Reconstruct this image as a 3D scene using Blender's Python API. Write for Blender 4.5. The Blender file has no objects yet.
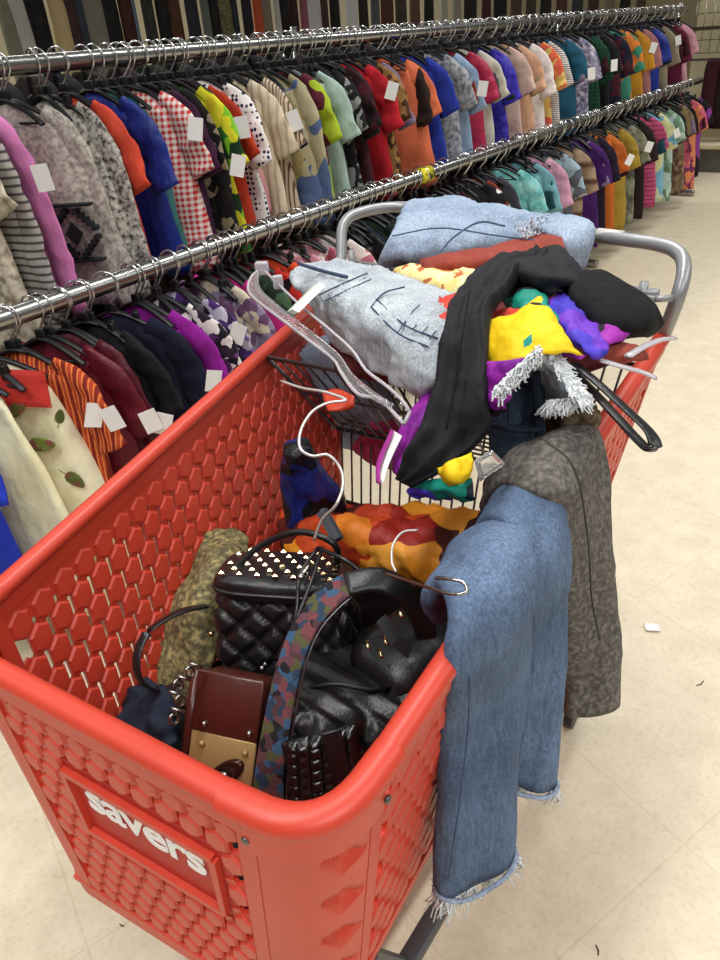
import bpy, bmesh, math, random
import numpy as np
from mathutils import Vector, Matrix, noise
PI=math.pi
S=bpy.context.scene; COL=S.collection
rnd=random.Random(7)
# ------------------------------------------------------------------ camera geometry
F=720.; CH=1.65
vR=np.array([656,-498,720.]); vR/=np.linalg.norm(vR)
vD=np.array([94,(656*94+F*F)/498,F]); vD/=np.linalg.norm(vD)
vU=-vD; vN=np.cross(vR,vU)
YAW=math.radians(7.4); CY,SY=math.cos(YAW),math.sin(YAW)
def ray(x,y):
    v=np.array([x-360,y-480,F]); return Vector((v@vN,v@vR,v@vU))
def P(x,y,z):                       # a point of the place at height z
    r=ray(x,y); return Vector((0,0,CH))+r*((z-CH)/r.z)
def PU(x,y,u):                      # ... on the cart's lengthwise plane u
    r=ray(x,y); return Vector((0,0,CH))+r*(u/(r.x*CY+r.y*SY))
def PV(x,y,v):
    r=ray(x,y); return Vector((0,0,CH))+r*(v/(-r.x*SY+r.y*CY))
def W(u,v,z): return Vector((u*CY-v*SY,u*SY+v*CY,z))
def proj(p):
    d=np.array([p[0],p[1],p[2]-CH]); c=d[0]*vN+d[1]*vR+d[2]*vU
    return 360+F*c[0]/c[2],480+F*c[1]/c[2]
cam=bpy.data.cameras.new('camera'); co=bpy.data.objects.new('camera',cam); COL.objects.link(co)
cam.sensor_fit='VERTICAL'; cam.sensor_height=32; cam.lens=24; cam.clip_start=.02
co.matrix_world=Matrix(((vN[0],-vN[1],-vN[2],0),(vR[0],-vR[1],-vR[2],0),(vU[0],-vU[1],-vU[2],CH),(0,0,0,1)))
S.camera=co
# ------------------------------------------------------------------ materials
def lin(h):
    if isinstance(h,str):
        h=h.lstrip('#'); h=[int(h[i:i+2],16)/255 for i in (0,2,4)]
    return tuple(c/12.92 if c<=.04045 else ((c+.055)/1.055)**2.4 for c in h)+(1,)
MC={}
def mat(name,pat='plain',cols=('#808080',),sc=30,rough=.85,metal=0,bump=.3,bsc=120,spec=.3,trans=0,alpha=1,coat=0,var=.18):
    key=(name,)
    if key in MC: return MC[key]
    m=bpy.data.materials.new(name); m.use_nodes=True; nt=m.node_tree; nd=nt.nodes; lk=nt.links
    b=nd['Principled BSDF']
    b.inputs['Roughness'].default_value=rough; b.inputs['Metallic'].default_value=metal
    b.inputs['Specular IOR Level'].default_value=spec
    if trans: b.inputs['Transmission Weight'].default_value=trans
    if coat: b.inputs['Coat Weight'].default_value=coat
    if alpha<1: b.inputs['Alpha'].default_value=alpha
    tc=nd.new('ShaderNodeTexCoord'); O=tc.outputs['Object']
    def N(t,**k):
        n=nd.new('ShaderNode'+t)
        for a,v in k.items():
            if hasattr(n,a): setattr(n,a,v)
            else: n.inputs[a].default_value=v
        return n
    def mapn(scale,rot=(0,0,0)):
        mp=N('Mapping'); mp.inputs['Scale'].default_value=scale; mp.inputs['Rotation'].default_value=rot; lk.new(O,mp.inputs[0]); return mp.outputs[0]
    def ramp(fac,stops,const=False):
        r=N('ValToRGB'); cr=r.color_ramp
        if const: cr.interpolation='CONSTANT'
        while len(cr.elements)<len(stops): cr.elements.new(.5)
        for e,(p,c) in zip(cr.elements,stops): e.position=p; e.color=lin(c)
        lk.new(fac,r.inputs[0]); return r.outputs[0]
    def mix(fac,a,bb,mode='MIX'):
        x=N('Mix',data_type='RGBA',blend_type=mode)
        if isinstance(fac,float): x.inputs[0].default_value=fac
        else: lk.new(fac,x.inputs[0])
        for s,v in ((6,a),(7,bb)):
            if isinstance(v,tuple): x.inputs[s].default_value=v
            else: lk.new(v,x.inputs[s])
        return x.outputs[2]
    def nz(scale,detail=4,vec=None):
        n=N('TexNoise'); n.inputs['Scale'].default_value=scale; n.inputs['Detail'].default_value=detail; lk.new(vec or O,n.inputs['Vector']); return n.outputs[0]
    c=[lin(x) for x in cols]; hc=None
    if pat=='plain': out=c[0]; out=mix(1.0,c[0],ramp(nz(6,5),[(.25,(1-var,)*3),(.75,(1,)*3)]),'MULTIPLY') if var else None
    elif pat in('blotch','flower'):
        vec=N('Mapping'); vec.inputs['Scale'].default_value=(sc,sc,sc*.8)
        nn=N('TexNoise'); nn.inputs['Scale'].default_value=sc*.7; lk.new(O,nn.inputs['Vector'])
        ad=N('VectorMath',operation='MULTIPLY_ADD'); lk.new(nn.outputs[1],ad.inputs[0]); ad.inputs[1].default_value=(1.2/sc,)*3; lk.new(O,ad.inputs[2]); lk.new(ad.outputs[0],vec.inputs[0])
        vo=N('TexVoronoi'); vo.inputs['Scale'].default_value=1; lk.new(vec.outputs[0],vo.inputs['Vector'])
        sp=N('SeparateColor'); lk.new(vo.outputs['Color'],sp.inputs[0])
        n=len(cols)
        out=ramp(sp.outputs[0],[(i/n,cols[i]) for i in range(n)],True)
        if pat=='flower':
            f=ramp(vo.outputs['Distance'],[(0,(1,1,1)),(.42,(0,0,0))],True); out=mix(f,c[0],out)
    elif pat=='dots':
        vo=N('TexVoronoi'); vo.inputs['Scale'].default_value=sc; vo.inputs['Randomness'].default_value=.35; lk.new(O,vo.inputs['Vector'])
        out=ramp(vo.outputs['Distance'],[(0,cols[1]),(.33,cols[0])],True)
    elif pat in('vstripe','hstripe','plaid'):
        def wv(ax):
            w=N('TexWave',bands_direction=ax); w.inputs['Scale'].default_value=sc; w.inputs['Distortion'].default_value=1.2; w.inputs['Detail Scale'].default_value=.6
            lk.new(O,w.inputs['Vector']); return w.outputs[1]
        n=len(cols)
        st=[(i/n,cols[i]) for i in range(n)]
        if pat=='vstripe': out=ramp(wv('X'),st,n>2)
        elif pat=='hstripe': out=ramp(wv('Z'),st,n>2)
        else: out=mix(.5,ramp(wv('X'),st,True),ramp(wv('Z'),st,True))
    elif pat=='denim':
        big=nz(sc/4,6); fine=nz(260,3); 
        out=ramp(big,[(.3,cols[0]),(.7,cols[1])])
        out=mix(.35,out,ramp(fine,[(.3,(.25,.25,.25)),(.7,(.85,.85,.85))]),'OVERLAY')
        strk=nz(1,4,mapn((220,220,14))); out=mix(.3,out,ramp(strk,[(.35,(.3,.3,.3)),(.65,(.8,.8,.8))]),'OVERLAY')
    elif pat=='speck':
        out=ramp(nz(sc,6),[(.36,cols[0]),(.5,cols[1]),(.64,cols[-1])])
    elif pat=='grad':      # blends of colour along the height of the cloth, printed
        s=N('SeparateXYZ'); lk.new(O,s.inputs[0]); 
        w=N('TexNoise'); w.inputs['Scale'].default_value=sc; lk.new(O,w.inputs['Vector']); out=ramp(w.outputs[0],[(.3+.4*i/max(1,len(cols)-1),cols[i]) for i in range(len(cols))])
    if out is None: b.inputs['Base Color'].default_value=c[0]
    elif isinstance(out,tuple): b.inputs['Base Color'].default_value=out
    else: lk.new(out,b.inputs['Base Color'])
    if bump:
        fold=None
        if name.startswith(('cloth_','dark_','print_','strap_')) or 'denim' in name or 'cloth' in name or name in('bold_print','acid_grey_denim','black_jersey','maroon_knit','yellow_floral','autumn_scarf','peacock_print','brown_scarf'):
            fold=N('Bump'); fold.inputs['Strength'].default_value=.75; fold.inputs['Distance'].default_value=.012
            w1=nz(1,3,mapn((26,26,7),(.2,.15,.3))); w2=nz(14,2); ma=N('Math',operation='ADD'); lk.new(w1,ma.inputs[0]); lk.new(w2,ma.inputs[1]); lk.new(ma.outputs[0],fold.inputs['Height'])
        bp=N('Bump'); bp.inputs['Strength'].default_value=bump; bp.inputs['Distance'].default_value=.002
        lk.new(nz(bsc,3),bp.inputs['Height']); lk.new(bp.outputs[0],b.inputs['Normal'])
        if fold: lk.new(fold.outputs[0],bp.inputs['Normal'])
    MC[key]=m; return m
# ------------------------------------------------------------------ mesh helpers
class MB:
    def __init__(s): s.v=[]; s.f=[]
    def add(s,vs,fs):
        k=len(s.v); s.v+= [Vector(p) for p in vs]; s.f+=[tuple(i+k for i in f) for f in fs]; return s
    def box(s,c,sz,rot=None,bev=0):
        x,y,z=[a/2 for a in sz]; e=min(bev,x*.9,y*.9,z*.9); R=rot or Matrix.Identity(3); c=Vector(c)
        if e<=0:
            vs=[R@Vector((a*x,b*y,d*z))+c for a in(-1,1) for b in(-1,1) for d in(-1,1)]
            return s.add(vs,[(0,1,3,2),(4,6,7,5),(0,4,5,1),(2,3,7,6),(0,2,6,4),(1,5,7,3)])
        bm=bmesh.new(); bmesh.ops.create_cube(bm,size=1)
        for v in bm.verts: v.co=Vector((v.co.x*2*x,v.co.y*2*y,v.co.z*2*z))
        bmesh.ops.bevel(bm,geom=list(bm.edges),offset=e,segments=2,affect='EDGES',profile=.5)
        bm.verts.index_update(); vs=[R@v.co+c for v in bm.verts]; fs=[tuple(v.index for v in f.verts) for f in bm.faces]; bm.free(); return s.add(vs,fs)
    def tube(s,pts,r,n=8,closed=False,flat=None,up=None,cap=True):
        pts=[Vector(p) for p in pts]; m=len(pts); rs=r if isinstance(r,(list,tuple)) else [r]*m
        T=[]
        for i in range(m):
            a=pts[(i-1)%m] if closed or i>0 else pts[0]; b=pts[(i+1)%m] if closed or i<m-1 else pts[-1]
            d=(b-a); T.append(d.normalized() if d.length>1e-9 else Vector((0,0,1)))
        u=Vector(up) if up is not None else (Vector((0,0,1)) if abs(T[0].z)<.9 else Vector((1,0,0)))
        vs=[];prev=None
        for i in range(m):
            if up is not None: nn=u-T[i]*u.dot(T[i])
            else: nn=(u if prev is None else prev)-T[i]*(u if prev is None else prev).dot(T[i])
            nn.normalize(); prev=nn; bb=T[i].cross(nn); fl=flat or 1
            for k in range(n):
                a=2*PI*k/n; vs.append(pts[i]+(nn*math.sin(a)*fl+bb*math.cos(a))*rs[i])
        fs=[]
        for i in range(m if closed else m-1):
            for k in range(n):
                a=i*n+k; b=i*n+(k+1)%n; c=((i+1)%m)*n+(k+1)%n; d=((i+1)%m)*n+k; fs.append((a,b,c,d))
        if not closed and cap: fs.append(tuple(range(n-1,-1,-1))); fs.append(tuple((m-1)*n+k for k in range(n)))
        return s.add(vs,fs)
    def ball(s,c,r,sc=(1,1,1),nu=10,nv=6):
        c=Vector(c); vs=[c+Vector((0,0,r*sc[2]))]
        for i in range(1,nv):
            for k in range(nu):
                a=PI*i/nv; b=2*PI*k/nu; vs.append(c+Vector((r*sc[0]*math.sin(a)*math.cos(b),r*sc[1]*math.sin(a)*math.sin(b),r*sc[2]*math.cos(a))))
        vs.append(c-Vector((0,0,r*sc[2]))); fs=[]
        for k in range(nu): fs.append((0,1+k,1+(k+1)%nu)); fs.append((len(vs)-1,1+(nv-2)*nu+(k+1)%nu,1+(nv-2)*nu+k))
        for i in range(nv-2):
            for k in range(nu): a=1+i*nu+k; b=1+i*nu+(k+1)%nu; fs.append((a,a+nu,b+nu,b))
        return s.add(vs,fs)
    def build(s,name,m,parent=None,local=False,smooth=True,auto=None):
        off=Vector((0,0,0))
        if parent is not None and not local: off=WL[parent.name]
        me=bpy.data.meshes.new(name)
        if parent is None and not local and s.v:        # top-level: origin at the base of the thing
            lo=Vector((min(v.x for v in s.v),min(v.y for v in s.v),min(v.z for v in s.v))); hi=Vector((max(v.x for v in s.v),max(v.y for v in s.v),0)); off=Vector(((lo.x+hi.x)/2,(lo.y+hi.y)/2,lo.z))
        me.from_pydata([tuple(v-off) for v in s.v],[],s.f); 
        bm=bmesh.new(); bm.from_mesh(me); bmesh.ops.recalc_face_normals(bm,faces=bm.faces); bm.to_mesh(me); bm.free()
        me.materials.append(m)
        if smooth: me.shade_smooth()
        if auto: me.set_sharp_from_angle(angle=math.radians(auto))
        o=bpy.data.objects.new(name,me); COL.objects.link(o)
        if parent is not None: o.parent=parent; WL[o.name]=WL[parent.name]
        else: o.location=off; WL[o.name]=off.copy()
        return o
WL={}
def tag(o,label=None,cat=None,group=None,kind=None):
    if label:
        o['label']=label
    if cat: o['category']=cat
    if group: o['group']=group
    if kind: o['kind']=kind
    return o
def thing(name,loc,label,cat,group=None,rz=0):
    o=bpy.data.objects.new(name,None); COL.objects.link(o); o.location=loc; o.rotation_euler=(0,0,rz); o.empty_display_size=.05
    WL[o.name]=Vector(loc); return tag(o,label,cat,group)
def copy_tree(o,parent=None):
    c=o.copy(); COL.objects.link(c); c.parent=parent
    for ch in o.children: copy_tree(ch,c)
    return c
def crom(pts,sub,closed=False):
    n=len(pts); out=[]
    if n==2: return [pts[0].lerp(pts[1],i/sub) for i in range(sub+1)]
    g=lambda i: pts[i%n] if closed else (pts[i] if 0<=i<n else (pts[0]*2-pts[1] if i<0 else pts[-1]*2-pts[-2]))
    for i in range(n if closed else n-1):
        a,b,c,d=g(i-1),g(i),g(i+1),g(i+2)
        for k in range(sub):
            t=k/sub; out.append(.5*((2*b)+(c-a)*t+(2*a-5*b+4*c-d)*t*t+(3*b-3*c+d-a)*t**3))
    if not closed: out.append(pts[-1].copy())
    return out
def fbm(p,s):
    q=p*s; return noise.noise(q)+.5*noise.noise(q*2.1)+.25*noise.noise(q*4.3)
def pt(a):
    return a if isinstance(a,Vector) else P(*a)
def loft(secs,thick=.02,n=14,sub=6,wr=.004,ws=22,power=.75,rib=None,mb=None,hint=None):
    # closed tube of cloth through left/right edge pairs
    L=crom([pt(s[0]) for s in secs],sub); R=crom([pt(s[1]) for s in secs],sub)
    th=[s[2] if len(s)>2 else thick for s in secs]; m=len(L); mb=mb or MB(); vs=[];
    N2=2*n
    prev=None
    for i in range(m):
        f=i/sub; k=min(int(f),len(th)-2); t=th[k]+(th[k+1]-th[k])*(f-k)
        c=(L[i]+R[i])/2; a=(R[i]-L[i])/2; j0=max(i-1,0); j1=min(i+1,m-1)
        T=((L[j1]+R[j1])-(L[j0]+R[j0])).normalized(); nn=T.cross(a.normalized())
        if nn.length<1e-6: nn=prev or Vector((0,0,1))
        nn.normalize(); prev=nn
        for q in range(N2):
            an=2*PI*q/N2; cx,sx=math.cos(an),math.sin(an)
            x=math.copysign(abs(cx)**power,cx); y=math.copysign(abs(sx)**power,sx)
            p=c+a*x+nn*y*t/2
            d=wr*fbm(p,ws)
            if rib: d+=rib[0]*math.sin(x*rib[1]+.6*noise.noise(p*9)*4)
            p=p+nn*d*(1 if sx>=0 else .6)
            vs.append(p)
    fs=[(i*N2+k,i*N2+(k+1)%N2,(i+1)*N2+(k+1)%N2,(i+1)*N2+k) for i in range(m-1) for k in range(N2)]
    k0=0; fs.append(tuple(range(N2-1,-1,-1))); fs.append(tuple((m-1)*N2+k for k in range(N2)))
    return mb.add(vs,fs)
def sheet(grid,thick=.006,sub=7,wr=.006,ws=18,rag=0,mb=None):
    rows=[[pt(p) for p in r] for r in grid]; rows=[crom(r,sub) for r in rows]
    colsN=len(rows[0]); cols=[crom([r[j] for r in rows],sub) for j in range(colsN)]
    nr=len(cols[0]); G=[[cols[j][i] for j in range(colsN)] for i in range(nr)]
    nor=[[None]*colsN for _ in range(nr)]
    for i in range(nr):
        for j in range(colsN):
            a=G[min(i+1,nr-1)][j]-G[max(i-1,0)][j]; b=G[i][min(j+1,colsN-1)]-G[i][max(j-1,0)]
            nn=a.cross(b); nn=nn.normalized() if nn.length>1e-12 else Vector((0,0,1)); 
            nor[i][j]=nn
    mb=mb or MB(); top=[];bot=[]
    for i in range(nr):
        for j in range(colsN):
            p=G[i][j]+nor[i][j]*wr*fbm(G[i][j],ws)
            if rag and (i in(0,nr-1) or j in (0,colsN-1)): p=p+Vector((rnd.uniform(-rag,rag),rnd.uniform(-rag,rag),rnd.uniform(-rag,rag)))
            e=.35 if (i in(0,nr-1) or j in(0,colsN-1)) else 1
            top.append(p+nor[i][j]*thick/2*e); bot.append(p-nor[i][j]*thick/2*e)
    n0=len(top); fs=[]
    for i in range(nr-1):
        for j in range(colsN-1):
            a=i*colsN+j; fs.append((a,a+1,a+colsN+1,a+colsN)); fs.append((n0+a,n0+a+colsN,n0+a+colsN+1,n0+a+1))
    bd=[(0,j) for j in range(colsN)]+[(i,colsN-1) for i in range(1,nr)]+[(nr-1,j) for j in range(colsN-2,-1,-1)]+[(i,0) for i in range(nr-2,0,-1)]
    for k in range(len(bd)):
        a=bd[k][0]*colsN+bd[k][1]; b=bd[(k+1)%len(bd)]; b=b[0]*colsN+b[1]; fs.append((a,n0+a,n0+b,b))
    return mb.add(top+bot,fs)
# ------------------------------------------------------------------ shared materials
M_red=mat('red_plastic','plain',('#c8402c',),rough=.42,spec=.5,bump=.12,bsc=60,var=.06)
M_chrome=mat('chrome','plain',('#a9a9a6',),rough=.27,metal=1,bump=0,var=.1)
M_wire=mat('grey_wire','plain',('#6b6b6b',),rough=.35,metal=.9,bump=0,var=0)
M_steel=mat('grey_handle','plain',('#9a9b9d',),rough=.35,metal=.35,bump=.1,var=.08)
M_black=mat('black_plastic','plain',('#121214',),rough=.45,spec=.4,bump=0,var=0)
M_white=mat('white_card','plain',('#f2f1ee',),rough=.7,bump=0,var=.03)
M_mag=mat('magenta_card','plain',('#a0308c',),rough=.7,bump=0,var=.03)
M_clear=mat('clear_plastic','plain',('#ffffff',),rough=.12,spec=.5,trans=.92,bump=0,var=0)
M_leather=mat('black_leather','plain',('#161618',),rough=.38,spec=.5,bump=.35,bsc=180,var=.1)
M_gold=mat('gold_stud','plain',('#d8c394',),rough=.2,metal=1,bump=0,var=0)
M_floor=None
# ------------------------------------------------------------------ floor and far walls
def floor_mat():
    m=bpy.data.materials.new('floor_tiles'); m.use_nodes=True; nt=m.node_tree; nd=nt.nodes; lk=nt.links; b=nd['Principled BSDF']
    tc=nd.new('ShaderNodeTexCoord'); mp=nd.new('ShaderNodeMapping'); mp.inputs['Rotation'].default_value=(0,0,.33); lk.new(tc.outputs['Object'],mp.inputs[0])
    br=nd.new('ShaderNodeTexBrick'); br.offset=0; br.inputs['Scale'].default_value=1; br.inputs['Brick Width'].default_value=.61; br.inputs['Row Height'].default_value=.61
    br.inputs['Mortar Size'].default_value=.0022; br.inputs['Color1'].default_value=lin('#d9cdb4'); br.inputs['Color2'].default_value=lin('#d7cbb2'); br.inputs['Mortar'].default_value=lin('#cec1a6')
    lk.new(mp.outputs[0],br.inputs[0])
    n=nd.new('ShaderNodeTexNoise'); n.inputs['Scale'].default_value=9; n.inputs['Detail'].default_value=8; n.inputs['Roughness'].default_value=.65; lk.new(tc.outputs['Object'],n.inputs[0])
    n2=nd.new('ShaderNodeTexNoise'); n2.inputs['Scale'].default_value=70; n2.inputs['Detail'].default_value=3; lk.new(tc.outputs['Object'],n2.inputs[0])
    r=nd.new('ShaderNodeValToRGB'); r.color_ramp.elements[0].position=.3; r.color_ramp.elements[0].color=(.84,.83,.8,1); r.color_ramp.elements[1].position=.65; r.color_ramp.elements[1].color=(1,1,1,1); lk.new(n.outputs[0],r.inputs[0])
    r2=nd.new('ShaderNodeValToRGB'); r2.color_ramp.elements[0].position=.3; r2.color_ramp.elements[0].color=(.9,.89,.86,1); r2.color_ramp.elements[1].position=.5; r2.color_ramp.elements[1].color=(1,1,1,1); lk.new(n2.outputs[0],r2.inputs[0])
    x=nd.new('ShaderNodeMix'); x.data_type='RGBA'; x.blend_type='MULTIPLY'; x.inputs[0].default_value=1; lk.new(br.outputs[0],x.inputs[6]); lk.new(r.outputs[0],x.inputs[7])
    y=nd.new('ShaderNodeMix'); y.data_type='RGBA'; y.blend_type='MULTIPLY'; y.inputs[0].default_value=1; lk.new(x.outputs[2],y.inputs[6]); lk.new(r2.outputs[0],y.inputs[7])
    lk.new(y.outputs[2],b.inputs['Base Color']); b.inputs['Roughness'].default_value=.42; b.inputs['Specular IOR Level'].default_value=.35
    return m
mb=MB(); mb.box((-1,6,-.05),(14,20,.1)); tag(mb.build('floor',floor_mat(),smooth=False),kind='structure')
M_wall=mat('cream_wall','plain',('#e9dcb6',),rough=.8,bump=.1,bsc=30,var=.05)
mb=MB(); mb.box((-6.1,6,2),(.2,20,4)); tag(mb.build('wall_left',M_wall,smooth=False),kind='structure')
mb=MB(); mb.box((-1,16.1,2),(14,.2,4)); tag(mb.build('wall_back',M_wall,smooth=False),kind='structure')
# scraps on the floor
mb=MB(); c=P(652,628,.003); R=Matrix.Rotation(.5,3,'Z')
sheet([[c+R@Vector((x,y,.002+.004*abs(y)/.03)) for x in(-.022,0,.022)] for y in(-.016,0,.016)],thick=.001,sub=2,wr=0,mb=mb)
pt_=mb.build('price_tag',M_white); tag(pt_,'small folded white price tag lying on the beige floor right of the cart','tag')
for (px,py,l,a,lab) in ((700,683,.03,1.2,'thin dark thread lying on the floor at the right picture edge'),(122,925,.012,.3,'dark speck of lint on the floor in front of the cart'),(597,950,.02,2.2,'short dark thread on the floor below the jeans')):
    c=P(px,py,.002); d=Vector((math.cos(a),math.sin(a),0))*l/2
    mb=MB(); mb.tube([c-d,c+Vector((d.y,-d.x,0))*.3,c+d],.0013,6); tag(mb.build('lint',M_black),lab,'lint')
# ------------------------------------------------------------------ the cart
cart=thing('shopping_cart',W(-.55,.9,0),'large red plastic shopping cart with perforated hexagon sides and white lettering','shopping cart')
TOP=[W(-1.042,1.60,1.07),W(-.90,.325,.98),W(-.272,.315,.98),W(-.192,1.55,1.07)]
BOT=[W(-.91,1.35,.58),W(-.83,.315,.47),W(-.33,.32,.47),W(-.27,1.33,.58)]
RT=(.07,.09); RB=(.05,.08)
def loop_h(h):
    return [b.lerp(t,h) for b,t in zip(BOT,TOP)]
def arc(c,i,r,n=10):
    a=c[i]+(c[i-1]-c[i]).normalized()*r; b=c[i]+(c[i+1]-c[i]).normalized()*r
    return [a*(1-t)**2+c[i]*2*t*(1-t)+b*t*t for t in [k/n for k in range(n+1)]]
def side_pts(h):
    c=loop_h(h); r0=RB[0]+(RT[0]-RB[0])*h; r1=RB[1]+(RT[1]-RB[1])*h
    return c[0],arc(c,1,r0),arc(c,2,r1),c[3]
def rimpath(dz=0,sub=14):
    a,A1,A2,d=side_pts(1); z=Vector((0,0,dz))
    return [a.lerp(A1[0],k/sub)+z for k in range(sub)]+[p+z for p in A1]+[A1[-1].lerp(A2[0],k/sub)+z for k in range(1,sub)]+[p+z for p in A2]+[A2[-1].lerp(d,k/sub)+z for k in range(1,sub+1)]
mb=MB(); mb.tube(rimpath(),.0175,14,flat=.85,up=(0,0,1)); mb.build('rim',M_red,cart)
# rim skirt (thin lip under the rim, outside)
def strip(h0,h1,off,thk,which):
    mb=MB(); 
    def path(h):
        a,A1,A2,d=side_pts(h)
        return {'all':[a]+A1+A2+[d],'fr':A2,'fl':A1}[which]
    hs=[h0+(h1-h0)*k/3 for k in range(4)]; g=[]
    cen=sum(TOP,Vector())/4
    for h in hs:
        p=path(h); row=[]
        for i,q in enumerate(p):
            T=(p[min(i+1,len(p)-1)]-p[max(i-1,0)]).normalized(); n=T.cross(Vector((0,0,1))); n.z=0; n.normalize()
            if n.dot(q-cen)<0: n=-n
            row.append(q+n*off)
        g.append(row)
    G=g; nr=len(G); nc=len(G[0]); top=[];bot=[]
    for row in G:
        for i,q in enumerate(row):
            T=(row[min(i+1,nc-1)]-row[max(i-1,0)]).normalized(); n=T.cross(Vector((0,0,1))); n.z=0; n.normalize()
            if n.dot(q-cen)<0: n=-n
            top.append(q+n*thk/2); bot.append(q-n*thk/2)
    k0=len(top); fs=[]
    for i in range(nr-1):
        for j in range(nc-1):
            a=i*nc+j; fs+= [(a,a+1,a+nc+1,a+nc),(k0+a,k0+a+nc,k0+a+nc+1,k0+a+1)]
    for j in range(nc-1): fs+=[(j,k0+j,k0+j+1,j+1),((nr-1)*nc+j,(nr-1)*nc+j+1,k0+(nr-1)*nc+j+1,k0+(nr-1)*nc+j)]
    for i in range(nr-1):
        for j in (0,nc-1): a=i*nc+j; fs.append((a,a+nc,k0+a+nc,k0+a))
    return mb.add(top+bot,fs)
strip(.935,.99,.010,.006,'all').build('rim_skirt',M_red,cart,auto=40)
strip(0.0,.06,0,.016,'all').build('bottom_edge',M_red,cart,auto=40)
# corner caps, a little thicker than the rim, with a screw each end
for which,idx in (('fl',1),('fr',2)):
    a,A1,A2,d=side_pts(1); A=A1 if idx==1 else A2
    e0=A[0]+(A[0]-A[1]).normalized()*.035; e1=A[-1]+(A[-1]-A[-2]).normalized()*.035
    mb=MB(); path=[e0]+A+[e1]; mb.tube(path,.0198,14,flat=.88,up=(0,0,1))
    mb.add(*(lambda s:(s.v,s.f))(strip(.90,.985,.0145,.007,which)))
    cap=mb.build('corner_cap',M_red,cart,auto=50)
    for q,w in ((A[0],A[1]),(A[-1],A[-2])):
        n=(q-sum(TOP,Vector())/4); n.z=0; n.normalize(); T=(q-w).normalized(); n=(n-T*n.dot(T)).normalized()
        c=q+n*.0165+Vector((0,0,-.03)); s=MB(); s.tube([c,c+n*.003],.005,10); s.tube([c+n*.003,c+n*.0034],.002,6); s.build('screw',M_wire,cap)
# corner posts with lozenge hollows
def corner_post(idx):
    NH=60; rows=[]; NA=24
    for k in range(NH+1):
        h=.02+.9*k/NH; c=loop_h(h); r=(RB[idx-1]+(RT[idx-1]-RB[idx-1])*h)+.0
        a=arc(c,idx,r,NA); cen=sum(c,Vector())/4; row=[]
        for i,q in enumerate(a):
            T=(a[min(i+1,NA)]-a[max(i-1,0)]).normalized(); n=T.cross(Vector((0,0,1))); n.z=0; n.normalize()
            if n.dot(q-cen)<0: n=-n
            s=i/NA; s=s if idx==2 else 1-s
            d=0
            ph=(h*5.6+ (s-.75)*1.1)%1-.5
            e=max(0,1-abs(ph)/.30-abs(s-.72)/.26)
            d-=min(e*2.5,1)*.012
            row.append(q+n*(.004+d))
        rows.append(row)
    mb=MB(); sheet_rows(rows,.004,mb); return mb
def sheet_rows(rows,t,mb):
    nr=len(rows); nc=len(rows[0]); top=[];bot=[]
    for i in range(nr):
        for j in range(nc):
            a=rows[min(i+1,nr-1)][j]-rows[max(i-1,0)][j]; b=rows[i][min(j+1,nc-1)]-rows[i][max(j-1,0)]; n=a.cross(b).normalized()
            top.append(rows[i][j]+n*t/2); bot.append(rows[i][j]-n*t/2)
    k0=len(top); fs=[]
    for i in range(nr-1):
        for j in range(nc-1):
            a=i*nc+j; fs+= [(a,a+1,a+nc+1,a+nc),(k0+a,k0+a+nc,k0+a+nc+1,k0+a+1)]
    for j in range(nc-1): fs+=[(j,k0+j,k0+j+1,j+1),((nr-1)*nc+j,(nr-1)*nc+j+1,k0+(nr-1)*nc+j+1,k0+(nr-1)*nc+j)]
    for i in range(nr-1):
        for j in (0,nc-1): a=i*nc+j; fs.append((a,a+nc,k0+a+nc,k0+a))
    mb.add(top+bot,fs)
for i in (1,2): corner_post(i).build('corner_post',M_red,cart,auto=40)
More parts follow.
